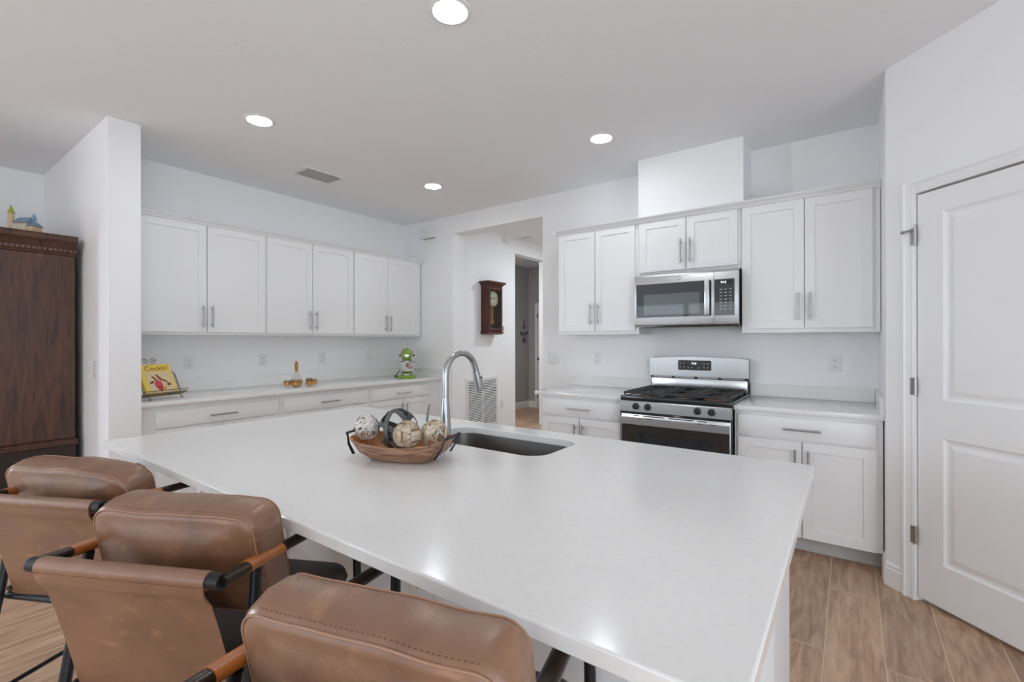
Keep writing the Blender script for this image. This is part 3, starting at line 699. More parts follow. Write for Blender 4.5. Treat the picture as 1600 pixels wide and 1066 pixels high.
lv.build('lever', M['nickel'], t)

# ------------------------------------------------------------------ range
RX0, RX1 = -1.4185, -0.6375
RW = RX1 - RX0
t = thing('gas_range', 'stainless steel gas range with black grates below the microwave', 'range', (RX0, 3.37, 0))
RD = YB - 3.37 - 0.004
MB().box(0.002, RW - 0.002, 0.032, RD - 0.08, 0.055, 0.9, 0.002, 1).build('body', M['enamel'], t, smooth=False)
for x in (0.05, RW - 0.05):
    for y in (0.09, RD - 0.14): MB().cyl((x, y, 0.001), (x, y, 0.0545), 0.018, 12).build('foot', M['dark_plastic'], t)

ck = MB().box(0.0, RW, 0.012, RD - 0.075, 0.9005, 0.921, 0.006, 2)
ck.box(0.0, RW, 0.004, 0.034, 0.8975, 0.9345, 0.005, 2)
ck.build('cooktop', M['enamel'], t)
for x in (0.0, RW - 0.006): MB().box(x, x + 0.006, 0.036, RD - 0.08, 0.9215, 0.9275).build('side_trim', M['steel'], t)
MB().prism([(-0.006, 0.8185), (0.031, 0.8185), (0.031, 0.8968), (0.002, 0.8968), (-0.004, 0.890)], 0.0, RW, 'x').build('control_panel', M['steel'], t, smooth=False)
for x in (0.125, 0.215, 0.565, 0.657):
    k = MB().lathe([(0.0, 0.0), (0.0255, 0.0), (0.0255, 0.004), (0.0235, 0.006), (0.021, 0.022), (0.019, 0.024), (0.0, 0.024)], 28)
    k.box(-0.005, 0.005, -0.0205, 0.0205, 0.020, 0.033, 0.002, 2)
    k.xform(Matrix.Translation((x, -0.0055, 0.859)) @ Matrix.Rotation(R(90), 4, 'X'))
    kn = k.build('knob', M['dark_plastic'], t)
    MB().lathe([(0.0262, -0.0005), (0.029, -0.0005), (0.029, 0.0022), (0.0262, 0.0022), (0.0262, -0.0005)], 28).xform(Matrix.Translation((x, -0.0055, 0.859)) @ Matrix.Rotation(R(90), 4, 'X')).build('bezel', M['chrome'], kn)
ns = MB().box(0.006, RW - 0.006, -0.004, 0.030, 0.8005, 0.8178); nso = ns.build('name_strip', M['black_glass'], t, smooth=False)
MB().add_mesh(text_mesh('Frigidaire', 0.0135), Matrix.Translation((RW * 0.545, -0.0046, 0.8095)) @ UPRIGHT).build('lettering', M['print_white'], nso)
# oven door with vent slots in its head, broad flat handle, dark glass
od = MB().box(0.006, RW - 0.006, -0.001, 0.0305, 0.205, 0.7998, 0.004, 2)
odo = od.build('oven_door', M['steel'], t)
MB().box(0.012, RW - 0.012, -0.0055, -0.0015, 0.235, 0.735, 0.0015, 1).build('glass', M['oven_glass'], odo)
MB().box(0.11, RW - 0.11, -0.0062, -0.0057, 0.33, 0.665).build('window', M['black_glass'], odo, smooth=False)
vs = MB()
for a, c in ((0.10, 0.15), (0.175, 0.335), (0.365, 0.535), (0.565, 0.625)): vs.box(a, c, -0.0022, -0.0012, 0.7855, 0.7925)
vs.build('vent_slots', M['slot'], odo, smooth=False)
hd = MB().prism([(-0.046, 0.730), (-0.040, 0.726), (-0.030, 0.727), (-0.030, 0.780), (-0.036, 0.781), (-0.046, 0.776)], 0.004, RW - 0.004, 'x')
for x in (0.035, RW - 0.055): hd.box(x, x + 0.02, -0.0305, -0.0012, 0.742, 0.775)
hd.build('handle', M['steel'], odo, smooth=False)
MB().box(0.006, RW - 0.006, 0.0, 0.0305, 0.065, 0.198, 0.004, 2).build('drawer', M['steel'], t)
# backguard
BY = RD - 0.074
bg = MB().box(0.004, RW - 0.004, BY + 0.018, RD, 0.9222, 1.200).build('backguard', M['enamel'], t, smooth=False)
arc_top = [(x, 1.198 + 0.014 * math.sin(PI * (x - 0.0) / RW)) for x in [RW * i / 24 for i in range(25)]]
pf = MB().prism([(0.0, 1.049)] + [(RW, 1.049)] + [(x, z) for x, z in arc_top[::-1]], BY - 0.004, BY + 0.017, 'y')
pfo = pf.build('panel', M['steel'], bg, smooth=False)
MB().box(0.010, RW - 0.010, BY + 0.006, BY + 0.017, 0.926, 1.030, 0.004, 2).build('ledge', M['steel'], bg)
MB().box(0.03, 0.19, BY + 0.004, BY + 0.010, 1.034, 1.046).box(0.21, 0.37, BY + 0.004, BY + 0.010, 1.034, 1.046).box(0.40, 0.56, BY + 0.004, BY + 0.010, 1.034, 1.046).box(0.58, 0.75, BY + 0.004, BY + 0.010, 1.034, 1.046).build('vent_slots', M['chrome'], bg, smooth=False)
dp = MB().prism([(x, z) for x, z in rrect(0.243, 0.507, 1.102, 1.184, 0.010)], BY - 0.0065, BY - 0.0043, 'y').build('display', simple('display_brown_glass', (0.030, 0.022, 0.018, 1), 0.12), bg)
MB().box(0.335, 0.405, BY - 0.0072, BY - 0.0067, 1.144, 1.172).build('screen', M['black_glass'], dp, smooth=False)
MB().add_mesh(text_mesh('9:12', 0.021), Matrix.Translation((0.373, BY - 0.0076, 1.158)) @ UPRIGHT).build('digits', M['digits'], dp)
ic = MB()
for x, z in ((0.262, 1.158), (0.293, 1.158), (0.262, 1.128), (0.293, 1.128), (0.326, 1.124), (0.356, 1.124), (0.410, 1.122), (0.452, 1.158), (0.480, 1.158), (0.452, 1.126), (0.480, 1.126)):
    ic.box(x - 0.006, x + 0.006, BY - 0.0070, BY - 0.0066, z - 0.0035, z + 0.0035)
ic.build('button_marks', M['print'], dp, smooth=False)
# burners and grates
for (x, y, r) in ((0.15, 0.17, 0.052), (0.15, 0.46, 0.042), (0.63, 0.17, 0.055), (0.63, 0.46, 0.042), (RW / 2, 0.315, 0.048)):
    bo = MB().lathe([(0, 0.0), (r + 0.012, 0.0), (r + 0.008, 0.005), (r, 0.006), (r, 0.013), (0, 0.013)], 28, c=(x, y, 0.9213)).build('burner', M['copper'], t)
    MB().lathe([(0, 0.0), (r - 0.008, 0.0), (r - 0.010, 0.006), (0, 0.007)], 28, c=(x, y, 0.9348)).build('burner_cap', M['iron'], bo)
for x0, x1 in ((0.012, 0.262), (0.266, 0.515), (0.519, RW - 0.012)):
    gr = MB(); y0, y1, zt = 0.040, RD - 0.095, 0.962
    for x in (x0 + 0.006, x1 - 0.006): gr.box(x - 0.006, x + 0.006, y0, y1, zt - 0.014, zt, 0.002, 1)
    for y in (y0 + 0.006, (y0 + y1) / 2, y1 - 0.006): gr.box(x0 + 0.012, x1 - 0.012, y - 0.006, y + 0.006, zt - 0.014, zt, 0.002, 1)
    for k in range(9):
        y = y0 + 0.05 + k * (y1 - y0 - 0.1) / 8
        for a, c in ((x0 + 0.0125, x0 + 0.085), (x1 - 0.085, x1 - 0.0125)): gr.box(a, c, y - 0.0045, y + 0.0045, zt - 0.012, zt + 0.002, 0.0015, 1)
    xm = (x0 + x1) / 2
    for a, c in ((y0 + 0.0125, y0 + 0.13), (y1 - 0.13, y1 - 0.0125)): gr.box(xm - 0.005, xm + 0.005, a, c, zt - 0.012, zt + 0.001, 0.0015, 1)
    for x in (x0 + 0.008, x1 - 0.008):
        for y in (y0 + 0.008, y1 - 0.008): gr.box(x - 0.007, x + 0.007, y - 0.007, y + 0.007, 0.9216 if y > 0.06 else 0.935, zt - 0.013)
    gr.build('grate', M['iron'], t)

# ------------------------------------------------------------------ microwave
MX0, MX1 = -1.4185, -0.6465
MWW = MX1 - MX0
t = thing('microwave_oven', 'stainless over-the-range microwave with black glass front', 'microwave', (MX0, 3.665, 0))
MZ0, MZ1 = 1.452, 1.8715
MB().box(0.002, MWW - 0.002, 0.031, YB - 3.665 - 0.004, MZ0 + 0.008, MZ1, 0.002, 1).build('body', M['dark_plastic'], t, smooth=False)
MB().box(0.05, MWW - 0.05, 0.033, 0.30, MZ0, MZ0 + 0.0075).build('vent_grille', M['enamel'], t, smooth=False)
DW = 0.6075
def mw_frame(x0, x1):
    f = MB(); prof = [(0.030, MZ0 + 0.005), (0.012, MZ0 + 0.005), (0.004, MZ0 + 0.012), (0.0, MZ0 + 0.024), (0.0, MZ1 - 0.020), (0.004, MZ1 - 0.006), (0.012, MZ1 - 0.001), (0.030, MZ1 - 0.001)]
    return f.prism(prof, x0, x1, 'x')
dm = mw_frame(0.0, DW - 0.0015).build('door', M['steel'], t, angle=50)
MB().box(0.016, DW - 0.020, -0.0045, -0.0003, 1.532, 1.797, 0.001, 1).build('glass', M['black_glass'], dm)
MB().box(0.078, DW - 0.100, -0.0052, -0.0047, 1.552, 1.714).build('window', M['window_glass'], dm, smooth=False)
mh = MB().box(DW - 0.060, DW - 0.024, -0.042, -0.032, 1.537, 1.795, 0.004, 2).box(DW - 0.054, DW - 0.030, -0.0322, -0.0047, 1.545, 1.565).box(DW - 0.054, DW - 0.030, -0.0322, -0.0047, 1.768, 1.788)
mh.build('handle', M['steel'], dm)
lo = MB().lathe([(0.0142, 0), (0.0165, 0), (0.0165, 0.0012), (0.0142, 0.0012), (0.0142, 0)], 32).xform(Matrix.Translation((0.352, -0.0001, 1.830)) @ Matrix.Rotation(R(90), 4, 'X'))
lo.add_mesh(text_mesh('GE', 0.0145), Matrix.Translation((0.352, -0.0006, 1.830)) @ UPRIGHT)
for k in range(4):
    a = R(45 + 90 * k); lo.tube([(0.352 + 0.012 * math.cos(a + q * 0.5), -0.0006, 1.830 + 0.012 * math.sin(a + q * 0.5)) for q in (-1, -0.4, 0.2, 0.8)], 0.0006, 6)
lo.build('logo', M['grey_plastic'], dm)
cpn = mw_frame(DW + 0.0015, MWW).build('control_panel', M['steel'], t, angle=50)
MB().box(DW + 0.004, MWW - 0.026, -0.0045, -0.0003, 1.532, 1.797, 0.001, 1).build('glass', M['black_glass'], cpn)
MB().box(DW + 0.035, MWW - 0.040, -0.0052, -0.0047, 1.760, 1.786).build('screen', simple('screen_navy', (0.004, 0.006, 0.012, 1), 0.1), cpn, smooth=False)
MB().add_mesh(text_mesh('9:12', 0.022), Matrix.Translation((DW + 0.066, -0.0056, 1.773)) @ UPRIGHT).build('digits', M['digits'], cpn)
kp = MB()
for i in range(3):
    for k in range(7): kp.box(DW + 0.040 + i * 0.032, DW + 0.056 + i * 0.032, -0.0050, -0.0046, 1.575 + k * 0.024, 1.581 + k * 0.024)
kp.build('button_marks', M['print'], cpn, smooth=False)

# ------------------------------------------------------------------ outlets, switches, wall gear
def wall_plate(name, label, loc, rotz, kind, cat, group=None, w=0.072):
    t = thing(name, label, cat, loc, rotz, group)
    MB().box(-w / 2, w / 2, -0.006, -0.0005, -0.058, 0.058, 0.003, 2).build('plate', M['plastic'], t)
    if kind == 'outlet':
        for z in (-0.0215, 0.0215):
            MB().prism([(x, zz + z) for x, zz in rrect(-0.0165, 0.0165, -0.0145, 0.0145, 0.007, 4)], -0.0078, -0.0062, 'y').build('socket', M['plastic'], t)
            s = MB().box(-0.0085, -0.0060, -0.0084, -0.0079, z - 0.003, z + 0.0065).box(0.0060, 0.0085, -0.0084, -0.0079, z - 0.003, z + 0.005)
            s.cyl((0, -0.0084, z - 0.0085), (0, -0.0079, z - 0.0085), 0.0028, 10); s.build('slots', M['slot'], t)
    else:
        n = kind
        for i in range(n):
            x = (i - (n - 1) / 2) * 0.046
            MB().box(x - 0.0165, x + 0.0165, -0.0085, -0.0062, -0.033, 0.033, 0.0015, 1, ).build('rocker', M['plastic'], t)
    return t
GO = 'wall outlets'
wall_plate('wall_outlet', 'white wall outlet just behind the cookbook stand', (XA, 1.656, 1.165), R90, 'outlet', 'outlet', GO)
wall_plate('wall_outlet', 'white wall outlet between the cookbook and the decanter', (XA, 2.296, 1.166), R90, 'outlet', 'outlet', GO)
wall_plate('wall_outlet', 'white wall outlet just beyond the decanter', (XA, 2.930, 1.164), R90, 'outlet', 'outlet', GO)
wall_plate('light_switch', 'white rocker switch on the wall close to the stand mixer', (XA, 3.545, 1.176), R90, 1, 'switch')
wall_plate('light_switch', 'double white rocker switch at the edge of the hall opening', (-2.444, YB, 1.170), 0, 2, 'switch', None, 0.118)
wall_plate('wall_outlet', 'white wall outlet above the counter between switch and range', (-1.955, YB, 1.176), 0, 'outlet', 'outlet', GO)
wall_plate('wall_outlet', 'white wall outlet above the counter by the pantry corner', (-0.086, YB, 1.180), 0, 'outlet', 'outlet', GO)
wall_plate('wall_outlet', 'white outlet on the island base behind the bar stools', (-1.030, 0.9548, 0.612), 0, 'outlet', 'outlet', GO)
wall_plate('wall_outlet', 'white wall outlet in the hall beside the air grille', (HX, 5.212, 0.462), R90, 'outlet', 'outlet', GO)
wall_plate('light_switch', 'white switch on the wing wall beside the dark armoire', (-4.235, 0.935, 1.155), 0, 1, 'switch')
t = thing('door_chime', 'white door chime box high on the wall by the cabinet corner', 'chime', (-4.212, YB, 2.675))
MB().box(-0.117, 0.117, -0.055, -0.0005, -0.060, 0.060, 0.012, 3).build('cover', M['plastic'], t)
MB().box(-0.095, 0.095, -0.045, -0.015, -0.064, -0.0605).build('vent_slots', M['grey_plastic'], t)
t = thing('return_air_grille', 'large white louvred return air grille on the hall wall', 'vent', (HX, 4.46, 0))
W_ = 0.655
fr = MB()
for a in ((0, W_, 0.20, 0.24), (0, W_, 0.825, 0.865), (0, 0.035, 0.24, 0.825), (W_ - 0.035, W_, 0.24, 0.825), (W_ / 2 - 0.006, W_ / 2 + 0.006, 0.24, 0.825)):
    fr.box(a[0], a[1], -0.010, -0.0005, a[2], a[3], 0.001, 1)
fr.build('frame', M['plastic'], t, smooth=False)
MB().box(0.03, W_ - 0.03, -0.0015, -0.0006, 0.235, 0.83).build('duct_opening', M['slot'], t, smooth=False)
lv = MB()
for k in range(27): lv.box(0.034, W_ - 0.034, -0.0062, 0.0062, -0.0013, 0.0013, mat=Matrix.Translation((0, -0.0088, 0.251 + k * 0.0215)) @ Matrix.Rotation(R(48), 4, 'X'))
lv.build('louvers', M['plastic'], t, smooth=False)
t.rotation_euler = (0, 0, R90)
t = thing('thermostat', 'small thermostat with dark screen beside the wall clock', 'thermostat', (HX, 5.212, 1.518), R90)
MB().box(-0.058, 0.042, -0.018, -0.0005, -0.055, 0.055, 0.005, 2).build('body', M['plastic'], t)
MB().box(-0.024, 0.030, -0.0195, -0.0182, -0.030, 0.034).build('screen', M['grey_plastic'], t, smooth=False)
t = thing('smoke_detector', 'round white smoke detector on the hall ceiling', 'smoke detector', (-3.80, 5.64, CEIL))
MB().lathe([(0, -0.0005), (0.072, -0.0005), (0.072, -0.018), (0.060, -0.030), (0.025, -0.036), (0, -0.036)], 32).build('body', M['plastic'], t)
MB().lathe([(0.0725, -0.010), (0.0745, -0.010), (0.0745, -0.015), (0.0725, -0.015), (0.0725, -0.010)], 32).build('vent_ring', M['grey_plastic'], t)
tag(MB().box(HX + 0.0005, HX + 0.035, 5.25, 5.36, 2.72, 2.80, 0.01, 2).build('alarm_sensor', M['plastic']), 'small white sensor box high on the hall wall near the smoke detector', 'sensor')

# wall clock in the hall
t = thing('wall_clock', 'tall dark cherry pendulum wall clock with cream dial', 'clock', (HX, 4.905, 1.435), R90)
CWD, CD = 0.29, 0.125
cbm = MB().box(-CWD / 2, -CWD / 2 + 0.018, -CD, -0.001, 0.045, 0.63).box(CWD / 2 - 0.018, CWD / 2, -CD, -0.001, 0.045, 0.63).box(-CWD / 2 + 0.018, CWD / 2 - 0.018, -0.015, -0.001, 0.045, 0.63)
cbm.build('case', M['cherry'], t, smooth=False)
def mould(levels):
    mb = MB(); mb.loft([[(-CWD / 2 - e, 0 - 0.001, z), (CWD / 2 + e, -0.001, z), (CWD / 2 + e, -CD - e, z), (-CWD / 2 - e, -CD - e, z)] for e, z in levels]); return mb
mould([(0.004, 0.630), (0.006, 0.645), (0.018, 0.662), (0.036, 0.676), (0.042, 0.680), (0.042, 0.700)]).build('crown', M['cherry'], t, smooth=False)
mould([(-0.008, 0.0), (0.006, 0.010), (0.016, 0.016), (0.016, 0.030), (0.004, 0.044)]).build('base', M['cherry'], t, smooth=False)
df = MB()
for a in ((-CWD / 2 + 0.002, -CWD / 2 + 0.036, 0.05, 0.625), (CWD / 2 - 0.036, CWD / 2 - 0.002, 0.05, 0.625), (-CWD / 2 + 0.036, CWD / 2 - 0.036, 0.05, 0.088), (-CWD / 2 + 0.036, CWD / 2 - 0.036, 0.588, 0.625)):
    df.box(a[0], a[1], -CD - 0.014, -CD - 0.0005, a[2], a[3], 0.003, 1)
cd = df.build('door', M['cherry'], t)
MB().box(-CWD / 2 + 0.037, CWD / 2 - 0.037, -CD - 0.007, -CD - 0.005, 0.089, 0.587).build('glass', M['clock_glass'], cd, smooth=False)
MB().box(-CWD / 2 + 0.019, CWD / 2 - 0.019, -0.020, -0.0155, 0.046, 0.628).build('back_board', M['clock_back'], t, smooth=False)
dl = MB().cyl((0, -0.095, 0.475), (0, -0.088, 0.475), 0.096, 40).build('dial', M['dial'], t)
mk = MB()
for k in range(12):
    a = R(30 * k); mk.box(-0.004, 0.004, -0.0965, -0.0952, 0.068, 0.086, mat=Matrix.Translation((0, 0, 0.475)) @ Matrix.Rotation(a, 4, 'Y'))
mk.build('hour_marks', M['dark_plastic'], dl, smooth=False)
hnds = MB()
for ang, l_, w_ in ((-84, 0.050, 0.007), (72, 0.070, 0.005)): hnds.box(-w_ / 2, w_ / 2, -0.0995, -0.0975, -0.012, l_, mat=Matrix.Translation((0, 0, 0.475)) @ Matrix.Rotation(R(ang), 4, 'Y'))
hnds.build('hands', M['dark_plastic'], dl, smooth=False)
MB().lathe([(0.0965, 0), (0.102, 0), (0.102, 0.006), (0.0965, 0.006), (0.0965, 0)], 40).xform(Matrix.Translation((0, -0.0905, 0.475)) @ Matrix.Rotation(R(90), 4, 'X')).build('bezel', M['brass'], dl)
pd = MB().box(-0.018, 0.018, -0.075, -0.072, 0.20, 0.375).cyl((0, -0.076, 0.175), (0, -0.070, 0.175), 0.042, 28)
pd.build('pendulum', M['brass'], t)

# decal in the dim room
dk = MB(); Y0 = 0.0
def dbox(*a): dk.box(a[0], a[1], -0.0012, -0.0004, a[2], a[3])
ringp = [(0.028 * math.cos(2 * PI * i / 24), -0.001, 0.27 + 0.036 * math.sin(2 * PI * i / 24)) for i in range(24)]
dk.tube(ringp, 0.009, 6, closed=True)
dbox(-0.004, 0.016, 0.30, 0.40); dk.box(0.004, 0.034, -0.0012, -0.0004, 0.36, 0.405)
dk.add_mesh(text_mesh('home', 0.115), Matrix.Translation((0.0, -0.0008, 0.150)) @ UPRIGHT)
dk.tube([(-0.13, -0.001, 0.185), (-0.10, -0.001, 0.115), (0.02, -0.001, 0.108), (0.11, -0.001, 0.150), (0.15, -0.001, 0.185)], 0.010, 6)
for k in range(6): dbox(-0.07 + k * 0.025, -0.056 + k * 0.025, 0.062, 0.078)
ringp = [(0.008 + 0.034 * math.cos(2 * PI * i / 24), -0.001, 0.0 + 0.034 * math.sin(2 * PI * i / 24)) for i in range(24)]
dk.tube(ringp, 0.013, 6, closed=True)
o = dk.build('wall_decal', M['decal'], loc=(-5.33, 7.78, 1.36), rot=(0, 0, R90)); tag(o, 'black lettered vinyl decal on the wall of the dim room', 'decal')

# ------------------------------------------------------------------ armoire and the ornament on it
AX1, AY1, AW, AD = -4.55, 0.892, 1.12, 0.68
t = thing('armoire', 'tall dark walnut armoire with dentil cornice beside the wing wall', 'armoire', (AX1, AY1, 0))
MB().box(-AW, 0, -AD, -0.002, 0.655, 1.965, 0.004, 1).build('body', M['walnut'], t, smooth=False)
MB().box(-AW - 0.012, 0.012, -AD - 0.012, -0.001, 0.09, 0.610, 0.004, 1).build('lower_chest', simple('dark_walnut', rgb(44, 30, 26), 0.3), t, smooth=False)
MB().box(-AW - 0.004, 0.004, -AD - 0.004, -0.001, 0.0, 0.0895).build('plinth', M['walnut'], t, smooth=False)
def acorn(levels, mat, nm):
    mb = MB(); mb.loft([[(-AW - e, -0.001 + min(e, 0.012) * 0.6, z), (e, -0.001 + min(e, 0.012) * 0.6, z), (e, -AD - e, z), (-AW - e, -AD - e, z)] for e, z in levels]); return mb.build(nm, mat, t, angle=50)
acorn([(0.024, 0.6105), (0.028, 0.616), (0.028, 0.624), (0.014, 0.632), (0.012, 0.640), (0.016, 0.648), (0.006, 0.6545)], M['walnut'], 'waist_moulding')
acorn([(0.002, 1.966), (0.006, 1.972), (0.010, 1.980), (0.006, 1.984), (0.006, 2.010), (0.012, 2.014), (0.016, 2.022), (0.034, 2.052), (0.046, 2.060), (0.050, 2.066), (0.050, 2.098), (0.046, 2.102)], M['walnut'], 'cornice')
dn = MB()
for k in range(26): dn.box(0.0062, 0.012, -AD + 0.008 + k * 0.0265, -AD + 0.022 + k * 0.0265, 1.988, 2.006)
dnf = MB()
for k in range(42): dnf.box(-AW + 0.008 + k * 0.0265, -AW + 0.022 + k * 0.0265, -AD - 0.012, -AD - 0.0062, 1.988, 2.006)
M['dentil'] = simple('dentil_wood', rgb(112, 84, 72), 0.4)
dn.build('dentil_strip', M['dentil'], t, smooth=False); dnf.build('dentil_strip', M['dentil'], t, smooth=False)
for s in (0, 1):
    x0 = -AW + 0.03 + s * (AW - 0.06) / 2 + 0.002; x1 = x0 + (AW - 0.06) / 2 - 0.004
    d = MB(); panel_face(d, x0, x1, 0.69, 1.94, [(x0 + 0.07, x1 - 0.07, 0.78, 1.85)], -AD - 0.022, 0.02); sunk(d, (x0 + 0.07, x1 - 0.07, 0.78, 1.85), [(0.01, 0.008), (0.03, 0.004)], -AD - 0.022)
    d.loft([[(x0, y, 0.69), (x1, y, 0.69), (x1, y, 1.94), (x0, y, 1.94)] for y in (-AD - 0.022, -AD - 0.0008)], cap0=False)
    dd = d.build('door', M['walnut'], t, smooth=False)
    MB().sphere(((x1 - 0.03) if s == 0 else (x0 + 0.03), -AD - 0.036, 1.25), 0.014, 12).build('knob', M['brass'], dd)
t = thing('model_house', 'little painted ceramic village house with a tower, on the armoire', 'ornament', (-4.80, 0.665, 2.1025), R(35))
MB().box(-0.11, 0.12, -0.06, 0.06, 0.0005, 0.006, 0.002, 1).build('base', M['house_pale'], t)
MB().box(-0.06, 0.055, -0.04, 0.04, 0.0062, 0.090, 0.002, 1).box(0.0555, 0.100, -0.035, 0.035, 0.0062, 0.070, 0.002, 1).build('walls', M['house_beige'], t, smooth=False)
MB().prism([(-0.046, 0.0905), (0.046, 0.0905), (0.0, 0.138)], -0.038, 0.058, 'x').prism([(-0.040, 0.0705), (0.040, 0.0705), (0.0, 0.098)], 0.056, 0.104, 'x').build('roof', M['house_blue'], t, smooth=False)
MB().lathe([(0, 0.0062), (0.019, 0.0062), (0.018, 0.150), (0.021, 0.152), (0.021, 0.160), (0, 0.160)], 14, c=(-0.060, -0.030, 0)).build('tower', M['house_beige'], t)
MB().lathe([(0, 0.1605), (0.022, 0.1605), (0.010, 0.190), (0.003, 0.215), (0, 0.218)], 14, c=(-0.060, -0.030, 0)).build('tower_roof', M['house_green'], t)
MB().lathe([(0, 0.0905), (0.014, 0.0905), (0.013, 0.125), (0.016, 0.127), (0.005, 0.165), (0, 0.168)], 12, c=(0.060, 0.012, 0)).build('turret', M['house_blue'], t)
wn = MB()
for x in (-0.025, 0.005, 0.035): wn.box(x - 0.007, x + 0.007, -0.0412, -0.0402, 0.05, 0.075)
wn.box(-0.018, 0.012, -0.0412, -0.0402, 0.008, 0.04); wn.build('window', M['house_pale'], t, smooth=False)

# ------------------------------------------------------------------ things on the long counter
# cookbook stand and cookbook: u runs along the stand, the book leans back
SM = Matrix.Translation((-4.235, 1.285, CT)) @ Matrix.Rotation(R(90 + 20), 4, 'Z')
t = thing('cookbook_stand', 'scrolled wire cookbook stand beside the wing wall', 'stand', (-4.235, 1.285, CT), R(110))
fw = MB()
def S(x, b, h):    # point on the leaning back plane: b along the slope, h out of it
    a = R(64); return (x, -0.045 + b * math.cos(a) - h * math.sin(a), 0.030 + b * math.sin(a) + h * math.cos(a))
for x in [-0.15 + i * 0.03 for i in range(11)]: fw.tube([S(x, 0.0, 0), S(x, 0.24 - abs(x) * 0.35, 0)], 0.002, 6)
arcp = [S(-0.16 + 0.32 * i / 16, 0.17 + 0.085 * math.sin(PI * i / 16), 0) for i in range(17)]
fw.tube([S(-0.16, 0, 0)] + arcp + [S(0.16, 0, 0)], 0.003, 6)
for s_ in (-1, 1):
    sc = [S(s_ * (0.026 * (1 - k / 22) * math.cos(k * 0.5) + 0.030), 0.282 + 0.026 * (1 - k / 22) * math.sin(k * 0.5), 0) for k in range(19)]
    fw.tube(sc, 0.0024, 6)
fw.build('back_frame', M['wire'], t)
sh = MB()
for h in (0.0, 0.02, 0.04, 0.06): sh.tube([S(-0.16, -0.003, h), S(0.16, -0.003, h)], 0.0025, 6)
for i in range(23): sh.tube([S(-0.165 + i * 0.015, -0.003, 0.0), S(-0.165 + i * 0.015, -0.003, 0.062), S(-0.165 + i * 0.015, 0.014, 0.068)], 0.0018, 6)
sh.tube([S(-0.17, 0.014, 0.068), S(0.17, 0.014, 0.068)], 0.0028, 6)
sh.build('ledge', M['wire'], t)
for x in (-0.12, 0.12):
    z0 = 0.0028
    MB().tube([S(x, -0.003, 0.02), (x, -0.085, 0.022), (x, -0.104, 0.012), (x, -0.100, z0), (x, -0.088, z0 + 0.003), (x, -0.088, 0.012)], 0.0027, 6).build('foot', M['wire'], t)
MB().tube([S(0, 0.2, 0), (0, 0.13, 0.06), (0, 0.135, 0.003)], 0.0027, 6).build('rear_leg', M['wire'], t)
t2 = thing('cookbook', 'yellow cookbook with red cover picture propped on the wire stand', 'book', (-4.235, 1.285, CT), R(110))
def SB(mb, x0, x1, b0, b1, h0, h1):
    P_ = lambda x, b_, h: S(x, b_, h); mb.loft([[P_(x0, b0, h), P_(x1, b0, h), P_(x1, b1, h), P_(x0, b1, h)] for h in (h0, h1)]); return mb
BW, BH = 0.115, 0.242
cv = MB(); SB(cv, -BW, BW, 0.002, BH, 0.0035, 0.006); SB(cv, -BW, BW, 0.002, BH, 0.026, 0.0285); SB(cv, -BW - 0.003, -BW, 0.002, BH, 0.0035, 0.0285)
cv.build('cover', M['book_yellow'], t2, smooth=False)
SB(MB(), -BW + 0.001, BW - 0.004, 0.005, BH - 0.004, 0.0062, 0.0258).build('pages', M['page'], t2, smooth=False)
SB(MB(), -BW + 0.028, BW - 0.020, 0.012, BH - 0.060, 0.0286, 0.0289).build('cover_picture', M['book_art'], t2, smooth=False)
def blob(mb, x, b_, rx, rb, rot=0, h=0.0291):
    mb.loft([[S(x + rx * math.cos(a) * math.cos(rot) - rb * math.sin(a) * math.sin(rot), b_ + rx * math.cos(a) * math.sin(rot) + rb * math.sin(a) * math.cos(rot), hh) for a in [2 * PI * i / 18 for i in range(18)]] for hh in (h - 0.0002, h)]); return mb
blob(blob(MB(), -0.012, 0.075, 0.030, 0.036), -0.006, 0.045, 0.018, 0.026).build('red_figure', M['book_red'], t2, smooth=False)
bq = MB()
for x, b_, rx, rb, ro in ((-0.03, 0.128, 0.008, 0.028, 0.6), (0.004, 0.135, 0.009, 0.030, 0.5), (0.040, 0.105, 0.007, 0.026, 1.0), (-0.055, 0.098, 0.020, 0.010, 0.4), (0.065, 0.075, 0.016, 0.012, 0)): blob(bq, x, b_, rx, rb, ro, 0.0293)
bq.build('brown_marks', M['book_brown'], t2, smooth=False)
bq = MB()
for x, b_, rx, rb, ro in ((0.016, 0.118, 0.014, 0.018, 0.3), (-0.02, 0.112, 0.013, 0.014, 0), (0.02, 0.045, 0.02, 0.014, 0.5)): blob(bq, x, b_, rx, rb, ro, 0.0290)
bq.build('tan_marks', M['book_tan'], t2, smooth=False)
bq = MB()
for x, b_, rx, rb, ro in ((0.045, 0.04, 0.026, 0.012, 0.3), (0.07, 0.032, 0.012, 0.02, 0.2)): blob(bq, x, b_, rx, rb, ro, 0.0288)
bq.build('grey_marks', M['book_grey'], t2, smooth=False)
a_ = R(64)
FM = Matrix(((1, 0, 0, 0), (0, math.cos(a_), -math.sin(a_), -0.045), (0, math.sin(a_), math.cos(a_), 0.030), (0, 0, 0, 1)))
MB().add_mesh(text_mesh("Cookin'", 0.056), FM @ Matrix.Translation((0.012, 0.208, 0.0289))).build('title', M['book_brown'], t2)

